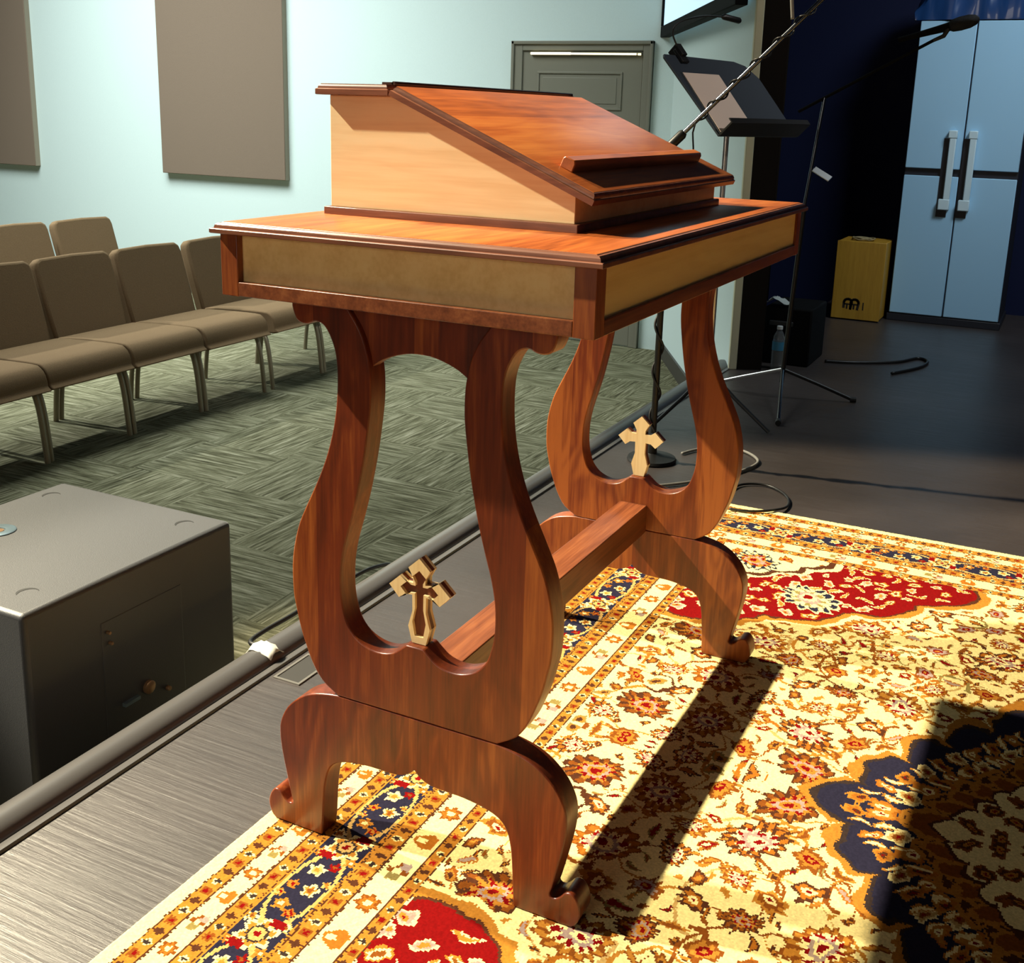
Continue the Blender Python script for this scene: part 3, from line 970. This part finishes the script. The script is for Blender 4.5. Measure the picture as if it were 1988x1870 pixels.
FB = [(0.183, 0.0005), (0.1805, 0.03), (0.178, 0.072), (0.1745, 0.103), (0.167, 0.130), (0.152, 0.147), (0.125, 0.1565), (0.09, 0.1615), (0.06, 0.1622), (0.032, 0.1635), (0.012, 0.171), (0.0, 0.182)]
ft = smooth_curve(FT[1:], 3)
fb = smooth_curve(FB, 3)
foot_outline = [(YC + a, z) for a, z in ft] + [(YC + a, z) for a, z in fb] + [(YC - a, z) for a, z in fb[::-1]][1:] + [(YC - a, z) for a, z in ft[::-1]]
CR = [(0, 0.5405), (0.0195, 0.5225), (0.0110, 0.5075), (0.0108, 0.4985), (0.0235, 0.4985), (0.0345, 0.5065), (0.0545, 0.4880), (0.0365, 0.4690), (0.0255, 0.4775), (0.0125, 0.4785),
      (0.0120, 0.452), (0.0195, 0.4255), (0.0125, 0.3985)]
def cross_outline(scale, shift=0.0):
    cz = 0.488
    r = [(a * scale, cz + (z - cz) * (1 - (1 - scale) * (0.35 if z < cz - 0.03 else 1.0)) + (shift if z < 0.42 else 0)) for a, z in CR]
    return [(YC + a, z) for a, z in r] + [(YC - a, z) for a, z in r[::-1][:-1]]

def ring_prism(mb, outer, inner, a0, a1):
    """picture-frame prism between two outlines with the same number of points"""
    n = len(outer)
    V = [(a0, *p) for p in outer] + [(a0, *p) for p in inner] + [(a1, *p) for p in outer] + [(a1, *p) for p in inner]
    F = []
    for i in range(n):
        j = (i + 1) % n
        F += [(i, j, n + j, n + i), (2 * n + i, 3 * n + i, 3 * n + j, 2 * n + j), (i, 2 * n + i, 2 * n + j, j), (n + i, n + j, 3 * n + j, 3 * n + i)]
    mb.add(V, F)

def lyre(x0, leg_mat, foot_mat, inlaid, near):
    th = 0.042
    root = MB().prism(lyre_outline, x0, x0 + th, 'x').build('lyre_support', leg_mat, lect, bevel=0.0022, smooth=40)
    arch = [(-0.086, 0.829), (-0.064, 0.8435), (-0.04, 0.853), (-0.015, 0.8585), (0.015, 0.8585), (0.04, 0.853), (0.064, 0.8435), (0.086, 0.829)]
    ya = smooth_curve([(YC + a, z) for a, z in arch], 3)
    yo = ya + [(YC + 0.100, 0.880), (YC + 0.128, 0.931), (YC - 0.128, 0.931), (YC - 0.100, 0.880)]
    MB().prism(yo, x0 + 0.010, x0 + 0.032, 'x').build('crosspiece', M['walnut_foot'], root, bevel=0.0012)
    MB().prism(foot_outline, x0 + 0.0005, x0 + 0.0445, 'x').build('scrolled_foot', foot_mat, root, bevel=0.0022, smooth=40)
    c = MB()
    xa = x0 + 0.012
    if inlaid:
        c.mi = 1
        c.prism(cross_outline(1.0), xa + 0.006, xa + 0.014, 'x')
        c.mi = 0
        ring_prism(c, cross_outline(1.0), cross_outline(0.62), xa, xa + 0.006)
        c.prism(cross_outline(1.0), xa + 0.014, xa + 0.020, 'x')
    else:
        c.mi = 0
        c.prism(cross_outline(1.0), xa, xa + 0.007, 'x')
        c.mi = 1
        c.prism(cross_outline(1.0), xa + 0.007, xa + 0.020, 'x')
    c.build('cross', [M['maple_cross'], M['walnut_inlay']], root, smooth=30)
    return root
lyre(0.0714, M['walnut_leg'], M['walnut_foot'], True, True)
lyre(1.0386, M['walnut_leg_far'], M['walnut_foot_far'], False, False)
MB().box(0.1125, 1.0390, 0.2755, 0.3415, 0.268, 0.335).build('stretcher', M['walnut_rail'], lect, bevel=0.002)

# ------------------------------------------------------------------ church chairs
def proto_chair():
    t = thing('chair', 'x', 'chair')
    w = 0.254
    seat = MB()
    # seat cushion: rounded block, front towards -y
    sec = [(-0.515, 0.335), (-0.525, 0.365), (-0.515, 0.415), (-0.485, 0.448), (-0.43, 0.458), (-0.2, 0.452), (-0.03, 0.440), (-0.005, 0.42), (-0.005, 0.355), (-0.04, 0.335)]
    seat.prism([(a, z) for a, z in smooth_curve(sec, 2, True)], -w, w, 'x')
    seat.build('seat', M['fabric'], t, bevel=0.016, seg=3, smooth=50)
    back = MB()
    # backrest: rounded upper corners, leaning back
    ol = [(-0.248, 0.0), (0.248, 0.0), (0.253, 0.2), (0.253, 0.375), (0.245, 0.412), (0.215, 0.43), (0.0, 0.436), (-0.215, 0.43), (-0.245, 0.412), (-0.253, 0.375), (-0.253, 0.2)]
    ca, sa = math.cos(0.28), math.sin(0.28)
    TB = Matrix(((1, 0, 0, 0), (0, ca, sa, 0.025), (0, -sa, ca, 0.405), (0, 0, 0, 1)))
    back.prism(ol, -0.03, 0.035, 'y', TB)
    back.build('backrest', M['fabric'], t, bevel=0.016, seg=3, smooth=50)
    for s in (-1, 1):
        x = s * 0.245
        MB().tube(smooth_curve([(x, -0.40, 0.345), (x, -0.435, 0.325), (x, -0.458, 0.27), (x, -0.475, 0.17), (x, -0.492, 0.0)], 4), 0.0135, 10).build('leg', M['chair_leg'], t)
        MB().tube(smooth_curve([(x, -0.07, 0.345), (x, -0.035, 0.30), (x, -0.005, 0.15), (x, 0.012, 0.0)], 4), 0.0135, 10).build('leg', M['chair_leg'], t)
        MB().tube(smooth_curve([(x * 0.93, -0.06, 0.345), (x * 0.93, 0.0, 0.37), (x * 0.93, 0.03, 0.43), (x * 0.93, 0.075, 0.58)], 4), 0.010, 8).build('back_upright', M['chair_leg'], t)
    return t
chair0 = proto_chair()
used = []
def place_chair(x, y, rz, label, group):
    if not used:
        r = chair0
    else:
        r = chair0.copy()
        COL.objects.link(r)
        for ch in list(chair0.children):
            c = ch.copy()
            COL.objects.link(c)
            c.parent = r
    used.append(r)
    r.location = (x, y, CZ)
    r.rotation_euler = (0, 0, rz)
    r['label'] = label
    r['group'] = group
    return r
G1, G2 = 'chairs in the front row', 'chairs in the second row'
place_chair(2.383, 4.035, 0.02, 'front-row chair third from the aisle gap, its back cut by the left picture edge', G1)
place_chair(2.908, 4.045, 0.015, 'front-row chair second from the aisle gap, between two chairs of its row', G1)
place_chair(3.434, 4.040, 0.0, 'front-row brown chair standing at the near side of the aisle gap', G1)
place_chair(1.856, 4.01, 0.03, 'front-row chair of which only the seat corner shows above the black subwoofer', G1)
place_chair(3.995, 4.05, 0.02, 'brown chair just beyond the aisle gap, its back partly behind the lectern tabletop', G1)
place_chair(4.520, 4.065, 0.02, 'front-row chair farthest along, its seat mostly hidden under the lectern tabletop', G1)
place_chair(3.725, 5.46, 0.02, 'second-row brown chair seen at the left edge above the front row', G2)
place_chair(4.265, 5.45, 0.0, 'second-row end chair with its backrest beside the gap, against the pale wall', G2)

# ------------------------------------------------------------------ subwoofer
sub = thing('subwoofer', 'big black subwoofer box on the carpet against the stage edge', 'speaker', (0.43, 1.54, CZ))
SX0, SX1, SY0, SY1, SZ = 0.119, 0.741, 1.250, 1.830, 0.2025
MB().box(SX0, SX1, SY0, SY1, CZ, SZ).build('cabinet_body', M['sub'], sub, bevel=0.012, seg=3)
k = (1.2054 - SZ) / (1.2054 - 0.344)
def on_top(x, y):
    return (-1.2734 + (x + 1.2734) * k, -0.5213 + (y + 0.5213) * k)
for (x, y) in ((-0.005, 1.072), (0.377, 1.447), (0.394, 1.073), (-0.005, 1.447)):
    cx, cy = on_top(x, y)
    cr = []
    for i in range(13):
        a = PI * (0.02 + 0.96 * i / 12) - 0.62
        cr.append((cx + 0.023 * math.cos(a), cy + 0.023 * math.sin(a)))
    for i in range(13):
        a = PI * (0.98 - 0.96 * i / 12) - 0.62
        cr.append((cx + 0.023 * math.cos(a) - 0.003, cy - 0.004 + 0.019 * math.sin(a)))
    MB().prism(cr, SZ - 0.002, SZ + 0.0006, 'z').build('foot_socket', M['sub_recess'], sub)
cx, cy = on_top(0.172, 1.365)
MB().lathe([(0.040, -0.002), (0.040, 0.002), (0.037, 0.0035), (0.016, 0.0025), (0.013, -0.001)], (cx, cy, SZ), 32).build('pole_cup', M['sub_cup'], sub)
MB().lathe([(0.012, 0.0), (0.012, 0.0018)], (cx, cy, SZ), 24).build('cup_hole', M['knob'], sub)
def on_face(x, z):
    return (-1.2734 + (x + 1.2734) * 1.1636, 1.2054 + (z - 1.2054) * 1.1636)
xa, za = on_face(0.09, 0.26)
xb, zb = on_face(0.30, 0.0)
MB().box(xa, xb, SY0 - 0.0015, SY0 + 0.005, zb, za).build('input_plate', M['sub'], sub, bevel=0.002)
for (x, z, r) in ((0.104, 0.237, 0.004), (0.108, 0.214, 0.004), (0.197, 0.080, 0.016), (0.248, 0.053, 0.006)):
    x, z = on_face(x, z)
    T = Matrix.Translation((x, SY0 - 0.001, z)) @ Matrix.Rotation(PI / 2, 4, 'X')
    MB().lathe([(r, 0.0), (r, 0.008), (r * 0.8, 0.010)], (0, 0, 0), 16, T).build('connector', M['knob'], sub)
xa, za = on_face(0.129, 0.070)
MB().box(xa, xa + 0.045, SY0 - 0.012, SY0, za, za + 0.008).build('socket_lip', M['sub_cup'], sub)

# ------------------------------------------------------------------ small stage items
# floor pocket plate near the lyre foot
fp = thing('floor_pocket', 'flat metal floor pocket plate set in the stage boards by the near lectern leg', 'floor plate', (0.53, 0.875, FZ))
fm = MB()
fx0, fx1, fy0, fy1 = 0.475, 0.60, 0.845, 0.915
for (a, b, c, d) in ((fx0, fx1, fy0, fy0 + 0.006), (fx0, fx1, fy1 - 0.006, fy1), (fx0, fx0 + 0.006, fy0 + 0.006, fy1 - 0.006), (fx1 - 0.006, fx1, fy0 + 0.006, fy1 - 0.006)):
    fm.box(a, b, c, d, FZ, FZ + 0.003)
fm.build('plate_rim', mat('plate_rim_metal', (0.28, 0.26, 0.23), 0.4, metal=0.7), fp)
MB().box(fx0 + 0.006, fx1 - 0.006, fy0 + 0.006, fy1 - 0.006, FZ, FZ + 0.0015).build('plate_lid', mat('plate_lid_metal', (0.06, 0.055, 0.05), 0.45, metal=0.4), fp)

def cable(pts, r, m, label, name='cable', cat='cable'):
    o = MB().tube(smooth_curve(pts, 8), r, 8).build(name, m, smooth=180)
    return tag(o, label, cat)
cable([(0.535, 0.985, 0.020), (0.545, 1.035, 0.014), (0.60, 1.042, 0.016), (0.70, 1.036, 0.018), (0.86, 1.040, 0.016), (1.05, 1.036, 0.012), (1.2, 1.05, -0.06), (1.3, 1.10, -0.3), (1.36, 1.2, -0.40)], 0.0055, M['cable'],
      'black cable taped over the stage edge nosing')
tp = MB()
V, F = [], []
for i in range(9):
    for j in range(7):
        x = 0.515 + 0.045 * i / 8
        y = 0.952 + 0.075 * j / 6
        base = np.interp(y, [0.95, 0.968, 0.984, 1.003, 1.019, 1.03], [0.004, 0.0105, 0.0165, 0.0158, 0.008, -0.006])
        z = base + 0.011 * max(0, 1 - ((i - 4) / 3.2) ** 2) + 0.006 * noise.noise(Vector((x * 90, y * 90, 3)))
        V.append((x + 0.004 * noise.noise(Vector((y * 80, x * 60, 1))), y, z))
for i in range(8):
    for j in range(6):
        F.append((i * 7 + j, (i + 1) * 7 + j, (i + 1) * 7 + j + 1, i * 7 + j + 1))
tp.add(V, F)
o = tp.build('tape_patch', M['tape'], smooth=60)
so = o.modifiers.new('thickness', 'SOLIDIFY')
so.thickness = 0.0012
so.offset = 1
tag(o, 'crumpled white tape holding the cable over the stage edge', 'tape')
cable([(2.54, 0.67, -0.003), (2.64, 0.62, -0.003), (2.70, 0.50, -0.003), (2.60, 0.40, -0.003), (2.45, 0.42, -0.003), (2.30, 0.50, -0.003), (2.22, 0.55, -0.003), (2.14, 0.62, -0.003)], 0.0055, M['cable_grey'],
      'grey cable looping across the stage floor behind the far lyre leg')
cable([(2.16, 0.40, -0.003), (2.30, 0.38, -0.003), (2.34, 0.30, -0.003), (2.27, 0.22, -0.003), (2.17, 0.19, -0.003), (2.08, 0.215, 0.006), (2.03, 0.28, 0.006), (2.02, 0.34, 0.006)], 0.0042, M['cable'],
      'thin black cable curling onto the far corner of the rug')
cable([(4.50, 0.55, -0.002), (4.56, 0.40, -0.002), (4.70, 0.22, -0.002), (4.86, 0.14, -0.002), (4.80, 0.08, -0.002), (4.62, 0.10, -0.002), (4.40, 0.20, -0.002)], 0.008, M['cable'],
      'thick black cable on the stage floor in front of the box drum')

# microphone stand with wrapped boom, just behind the far end of the lectern
ms = thing('microphone_stand', 'black microphone stand behind the lectern with its boom rising across the picture', 'microphone stand', (2.42, 0.745, FZ))
bx, by = 2.42, 0.745
MB().lathe([(0.088, 0.0), (0.090, 0.006), (0.086, 0.014), (0.04, 0.022), (0.018, 0.03), (0.016, 0.06)], (bx, by, FZ), 36).build('base', M['black_metal'], ms)
MB().tube([(bx, by, 0.03), (bx, by, 1.10)], 0.0115, 14).build('pole', M['black_metal'], ms)
MB().lathe([(0.016, 0.0), (0.020, 0.01), (0.020, 0.06), (0.016, 0.07)], (bx, by, 0.62), 20).build('height_clutch', M['black_metal'], ms)
pv = Vector((2.425, 0.734, 1.123))
be = Vector((2.516, 0.303, 1.58))
bd = (be - pv).normalized()
b1 = pv + bd * 0.88
MB().tube([pv + bd * 0.0, b1], 0.0078, 14).build('boom', M['boom_metal'], ms)
MB().tube([pv - bd * 0.035, pv - bd * 0.03, pv + bd * 0.035, pv + bd * 0.045], [0.011, 0.0165, 0.0165, 0.011], 14).build('boom_clutch', M['black_metal'], ms)
hx = bd.cross(Vector((0, 0, 1))).normalized()
hy = bd.cross(hx)
wrap = []
for i in range(220):
    s = i / 219
    a = s * 2 * PI * 8
    rr = 0.0122 + 0.006 * max(0, math.sin(a * 0.5)) ** 6
    wrap.append(pv + bd * (0.10 + s * 0.75) + (hx * math.cos(a) + hy * math.sin(a)) * rr)
drop = [Vector((bx + 0.01, by - 0.085, 0.88)), Vector((bx + 0.012, by - 0.088, 0.98)), pv + bd * 0.085 + Vector((0, 0, -0.03))]
MB().tube(smooth_curve([tuple(p) for p in drop], 6) + [tuple(p) for p in wrap], 0.0030, 8).build('boom_cable', M['cable'], ms, smooth=180)
wp = []
for i in range(160):
    s = i / 159
    a = s * 2 * PI * 5
    wp.append((bx + 0.0165 * math.cos(a), by + 0.0165 * math.sin(a), 0.88 - 0.84 * s))
MB().tube([tuple(drop[0])] + wp, 0.0045, 8).build('pole_cable', M['cable'], ms, smooth=180)
hc = cable([(2.50, 0.40, 1.78), (2.497, 0.398, 1.66), (2.493, 0.395, 1.60), (2.497, 0.386, 1.520)], 0.006, M['cable_grey'], 'pale cable end hanging down beside the raised microphone boom')

# music stand
mu = thing('music_stand', 'black music stand with a sheet of paper and a clip lamp behind the lectern', 'music stand', (3.08, 0.70, FZ))
phi, tau = math.radians(-21), math.radians(47)
B0 = Vector((2.799, 0.694, 1.141))
ex = Vector((math.cos(phi), math.sin(phi), 0))
en = Vector((-ex.y, ex.x, 0))
eu = en * math.cos(tau) + Vector((0, 0, math.sin(tau)))
ez = ex.cross(eu)
TM = Matrix(((ex.x, eu.x, ez.x, B0.x), (ex.y, eu.y, ez.y, B0.y), (ex.z, eu.z, ez.z, B0.z), (0, 0, 0, 1)))
dk = [(0.0, 0.0), (0.50, 0.0), (0.50, 0.30), (0.46, 0.365), (0.40, 0.385), (-0.02, 0.395), (-0.03, 0.38)]
dm_ = MB().prism(dk, -0.004, 0.004, 'z', TM)
dm_.build('desk_plate', M['desk_metal'], mu, bevel=0.001)
MB().box(0.0, 0.50, -0.004, 0.0045, 0.004, 0.075, TM).box(0.0, 0.50, -0.004, 0.020, 0.072, 0.076, TM).build('tray', M['black_metal'], mu, bevel=0.001)
MB().box(0.008, 0.24, 0.006, 0.305, 0.0045, 0.0075, TM).build('bracket_backing', M['desk_metal'], mu)
pb = TM @ Vector((0.2, 0.16, -0.01))
MB().tube([(pb.x, pb.y, FZ + 0.10), (pb.x, pb.y, pb.z - 0.05)], 0.011, 14).build('pole', M['chrome'], mu)
MB().lathe([(0.017, 0), (0.024, 0.008), (0.024, 0.05), (0.017, 0.06)], (pb.x, pb.y, 0.83), 18).build('height_clutch', M['black_metal'], mu)
MB().tube([(pb.x, pb.y, pb.z - 0.06), tuple(pb)], 0.016, 12).build('tilt_joint', M['black_metal'], mu)
for a in (0.4, 2.5, 4.6):
    MB().tube([(pb.x, pb.y, FZ + 0.22), (pb.x + 0.12 * math.cos(a), pb.y + 0.12 * math.sin(a), FZ + 0.12), (pb.x + 0.27 * math.cos(a), pb.y + 0.27 * math.sin(a), FZ + 0.008)], 0.008, 10).build('leg', M['black_metal'], mu)
mu.location = (pb.x, pb.y, FZ)
for c in mu.children:
    c.matrix_parent_inverse = Matrix.Identity(4)
    c.data.transform(Matrix.Translation((3.08 - pb.x, 0.70 - pb.y, 0)))
pp = MB().box(0.014, 0.232, 0.012, 0.30, 0.0078, 0.0095, TM).build('sheet_music', M['paper'])
tag(pp, 'taupe sheet of paper resting on the music stand', 'paper')
cl = thing('clip_lamp', 'small black gooseneck lamp clipped to the top of the music stand', 'lamp', TM @ Vector((0.06, 0.39, 0.0)))
MB().box(0.045, 0.085, 0.35, 0.415, 0.006, 0.018, TM).box(0.05, 0.08, 0.375, 0.43, 0.012, 0.030, TM).box(0.05, 0.08, 0.395, 0.43, -0.02, 0.012, TM).build('clip', M['black_metal'], cl, bevel=0.002)
g0 = TM @ Vector((0.06, 0.41, 0.02))
g = [g0, g0 + Vector((-0.02, 0.02, 0.06)), g0 + Vector((0.01, 0.0, 0.10)), g0 + Vector((0.12, -0.05, 0.128)), g0 + Vector((0.2, -0.10, 0.132))]
MB().tube(smooth_curve([tuple(p) for p in g], 6), 0.0035, 8).build('gooseneck', M['cable'], cl)
h1 = g[-1]
MB().tube([h1, h1 + Vector((0.01, -0.006, 0.001)), h1 + Vector((0.085, -0.045, -0.008)), h1 + Vector((0.09, -0.048, -0.009))], [0.005, 0.012, 0.012, 0.009], 12).build('lamp_head', M['black_metal'], cl)

# second microphone stand, in the dark
m2 = thing('microphone_stand', 'thin dark tripod microphone stand in the shadows left of the box drum', 'microphone stand', (3.63, 0.57, FZ))
q = Vector((3.63, 0.57, 0))
MB().tube([(q.x, q.y, 0.06), (q.x + 0.005, q.y - 0.03, 0.85)], 0.0105, 12).build('pole', M['black_metal'], m2)
MB().tube([(q.x + 0.005, q.y - 0.03, 0.85), (q.x + 0.02, q.y - 0.07, 1.30)], 0.0075, 12).build('upper_pole', M['boom_metal'], m2)
for tip, mt in (((3.15, 0.462), M['boom_metal']), ((3.717, 0.262), M['black_metal']), ((3.62, 0.93), M['chrome'])):
    MB().tube([(q.x, q.y, 0.12), ((q.x + tip[0]) / 2, (q.y + tip[1]) / 2, 0.062), (tip[0], tip[1], 0.0)], 0.008, 10).build('leg', mt, m2)
    MB().tube([(tip[0] - (tip[0] - q.x) * 0.05, tip[1] - (tip[1] - q.y) * 0.05, 0.003), (tip[0] + (tip[0] - q.x) * 0.03, tip[1] + (tip[1] - q.y) * 0.03, 0.003)], 0.012, 10).build('rubber_foot', M['rubber'], m2)
pt = Vector((q.x + 0.02, q.y - 0.07, 1.30))
mb_ = Vector((3.70, 0.09, 1.538))
MB().tube([pt + (pt - mb_) * 0.25, pt, mb_], 0.0065, 12).build('boom', M['matt_black'], m2)
mc = thing('microphone', 'black microphone in a clip silhouetted against the pale blue cabinet', 'microphone', (3.71, 0.05, 1.57))
MB().tube([mb_ - (mb_ - pt) * 0.02, mb_ + Vector((0.0, -0.03, 0.013)), mb_ + Vector((0, -0.045, 0.045))], [0.007, 0.009, 0.011], 10).build('clip', M['rubber'], mc)
ma, mz = Vector((3.70, 0.235, 1.535)), Vector((3.709, -0.065, 1.617))
md = (mz - ma).normalized()
ml = (mz - ma).length
MB().tube([ma, ma + md * 0.05, ma + md * 0.15, ma + md * 0.20], [0.011, 0.011, 0.015, 0.018], 16).build('handle', M['matt_black'], mc)
MB().tube([ma + md * t for t in (0.20, 0.21, 0.24, 0.275, 0.30, 0.312)], [0.018, 0.024, 0.0275, 0.0265, 0.019, 0.006], 18).build('grille', mat('mic_mesh', (0.006, 0.006, 0.007), 0.6, bump=0.8, bscale=500), mc, smooth=60)
cardm = MB()
Tcd = Matrix.Translation((3.652, 0.482, 0.985)) @ Matrix.Rotation(0.5, 4, 'X') @ Matrix.Rotation(-0.5, 4, 'Y')
cardm.box(-0.02, 0.02, -0.042, 0.042, -0.002, 0.002, Tcd).build('clip_plate', M['chrome'], m2, bevel=0.001)

# storage cabinet
cb = thing('storage_cabinet', 'tall pale blue plastic cabinet with double doors against the dark stage wall', 'cabinet', (6.3, 0.15, FZ))
CX = 6.05
CY0, CY1 = -0.175, 0.475
MB().box(CX + 0.02, 6.62, CY0, CY1, FZ, 1.80).box(CX + 0.005, 6.62, CY0 - 0.01, CY1 + 0.01, FZ, 0.035).build('body', M['cabinet_dark'], cb, bevel=0.004)
for s in (0, 1):
    ya, yb = ((CY0 + 0.004, 0.148), (0.156, CY1 - 0.004))[s]
    dr = MB().box(CX, CX + 0.022, ya, yb, 0.042, 0.898).box(CX, CX + 0.022, ya, yb, 0.942, 1.80)
    d = dr.build('cabinet_door', M['cabinet'], cb, bevel=0.004)
    yh = 0.098 if s == 0 else 0.212
    MB().box(CX - 0.04, CX - 0.012, yh - 0.022, yh + 0.016, 0.72, 1.17).box(CX - 0.0425, CX + 0.001, yh - 0.0245, yh + 0.026, 1.125, 1.1725).box(CX - 0.0425, CX + 0.001, yh - 0.0245, yh + 0.040, 0.70, 0.765).build('grip', M['cabinet_grip'], d, bevel=0.005)
    MB().box(CX - 0.003, CX + 0.001, yh - 0.010, yh + 0.050, 0.655, 1.125).build('grip_recess', M['cabinet_dark'], d)

# crumpled tarp on the cabinet
tb = MB()
V, F = [], []
NI, NJ = 46, 26
for i in range(NI + 1):
    for j in range(NJ + 1):
        s, t = i / NI, j / NJ
        y = 0.52 - 0.95 * s
        a = t * PI
        cy_ = 6.32 - 0.27 * math.cos(a)
        z = 1.812 + 0.30 * math.sin(a) ** 0.5 if 0 < t < 1 else 1.812
        p_ = Vector((cy_ * 7, y * 7, z * 7))
        n_ = noise.fractal(p_, 0.9, 2.1, 4) * 0.05
        e_ = min(1, 6 * min(s, 1 - s) + 0.4)
        V.append((cy_ - 0.5 * n_, y + 0.3 * n_, 1.806 + (z - 1.812) * e_ + (n_ if 0 < t < 1 else 0) * 1.2))
for i in range(NI):
    for j in range(NJ):
        F.append((i * (NJ + 1) + j, (i + 1) * (NJ + 1) + j, (i + 1) * (NJ + 1) + j + 1, i * (NJ + 1) + j + 1))
tb.add(V, F)
F2 = [tuple(i * (NJ + 1) for i in range(NI + 1)), tuple(i * (NJ + 1) + NJ for i in range(NI, -1, -1))]
tag(tb.build('tarp', M['tarp'], smooth=50), 'crumpled dark blue plastic sheet heaped on top of the cabinet', 'tarp')

# cajon box drum
cj = thing('cajon', 'ochre wooden box drum with a dark logo standing left of the blue cabinet', 'drum', (6.03, 0.65, FZ))
JX, JY0, JY1, JZ = 5.88, 0.503, 0.799, 0.485
MB().box(JX + 0.01, JX + 0.31, JY0 + 0.004, JY1 - 0.004, FZ + 0.008, JZ).build('body', M['cajon'], cj, bevel=0.005)
fpn = MB().box(JX, JX + 0.01, JY0, JY1, FZ + 0.008, JZ).build('front_panel', M['cajon'], cj, bevel=0.002)
for (x, y) in ((JX + 0.04, JY0 + 0.04), (JX + 0.04, JY1 - 0.04), (JX + 0.27, JY0 + 0.04), (JX + 0.27, JY1 - 0.04)):
    MB().lathe([(0.014, 0), (0.014, 0.009)], (x, y, FZ), 14).build('rubber_foot', M['rubber'], cj)
lgm = MB()
def stroke(pts, w):
    p = [Vector((0, a, b)) for a, b in pts]
    for a, b in zip(p[:-1], p[1:]):
        d = (b - a).normalized()
        n_ = Vector((0, -d.z, d.y)) * w / 2
        ext = d * w * 0.25
        P = [a - n_ - ext, b - n_ + ext, b + n_ + ext, a + n_ - ext]
        V = [(JX - 0.0012, v.y, v.z) for v in P] + [(JX + 0.001, v.y, v.z) for v in P]
        lgm.add(V, [(0, 1, 2, 3), (7, 6, 5, 4), (0, 4, 5, 1), (1, 5, 6, 2), (2, 6, 7, 3), (3, 7, 4, 0)])
# mark: two joined round-topped arches with crossbars, then a short upright
lz0, lz1 = 0.062, 0.126
for k_ in (0, 1):
    c0 = 0.700 - 0.042 * k_
    arch = [(c0 + 0.024 * math.cos(a), lz0 + 0.040 + 0.022 * math.sin(a)) for a in np.linspace(PI, 0, 9)][::-1]
    stroke([(c0 + 0.024, lz0 + 0.008 * (1 - k_))] + arch + [(c0 - 0.018, lz0)], 0.015)
    stroke([(c0 + 0.004, lz0 + 0.002), (c0 + 0.004, lz0 + 0.026)], 0.010)
    stroke([(c0 + 0.022, lz0 + 0.030), (c0 - 0.02, lz0 + 0.030)], 0.009)
stroke([(0.606, lz0), (0.606, lz0 + 0.045)], 0.007)
lgm.build('logo', M['logo'], fpn)
cj_t = []
for i in range(60):
    a = i * 0.55
    cj_t.append((5.97 + (0.03 + 0.02 * math.sin(i * 0.37)) * math.cos(a), 0.66 + (0.05 + 0.02 * math.cos(i * 0.23)) * math.sin(a), JZ + 0.006 + 0.012 * abs(math.sin(i * 0.6))))
tag(MB().tube(smooth_curve(cj_t, 3), 0.0042, 6).build('cord_bundle', M['cord_tan'], smooth=180), 'small tangled tan cord bundle lying on top of the box drum', 'cord')

# bottle, tissue and the dark case they stand by
cs_ = thing('equipment_case', 'black equipment case in the shadow just right of the white wall end', 'case', (4.50, 0.72, FZ))
MB().box(4.32, 4.68, 0.60, 0.838, FZ, 0.285).build('case_body', M['matt_black'], cs_, bevel=0.01)
MB().box(4.31, 4.325, 0.69, 0.81, 0.19, 0.215).build('handle', M['rubber'], cs_, bevel=0.004)
tz = MB()
V, F = [], []
for i in range(11):
    for j in range(9):
        s, t = i / 10 - 0.5, j / 8 - 0.5
        V.append((4.36 + 0.09 * s, 0.775 - 0.12 * t, 0.289 + 0.05 * max(0, 0.6 - 1.3 * abs(t + 0.15)) + 0.02 * (0.5 + noise.noise(Vector((s * 5, t * 5, 2))))))
for i in range(10):
    for j in range(8):
        F.append((i * 9 + j, (i + 1) * 9 + j, (i + 1) * 9 + j + 1, i * 9 + j + 1))
tz.add(V, F)
tag(tz.build('tissue', M['tissue'], smooth=60), 'crumpled pale tissue lying on the black equipment case', 'tissue')
bt = thing('water_bottle', 'clear plastic water bottle with a blue label on the dark stage floor', 'bottle', (4.21, 0.73, FZ))
MB().lathe([(0.026, 0), (0.0305, 0.004), (0.0315, 0.02), (0.030, 0.05), (0.0315, 0.08), (0.030, 0.10), (0.0312, 0.14), (0.028, 0.165), (0.018, 0.188), (0.0125, 0.197), (0.0125, 0.207)], (4.21, 0.73, FZ), 26).build('bottle_body', M['bottle'], bt, smooth=60)
MB().lathe([(0.0318, 0.098), (0.0318, 0.142), (0.0312, 0.142), (0.0312, 0.098)], (4.21, 0.73, FZ), 26).build('label', M['bottle_label'], bt)
MB().lathe([(0.0145, 0.202), (0.0145, 0.217), (0.013, 0.219)], (4.21, 0.73, FZ), 18).build('cap', M['bottle_cap'], bt)
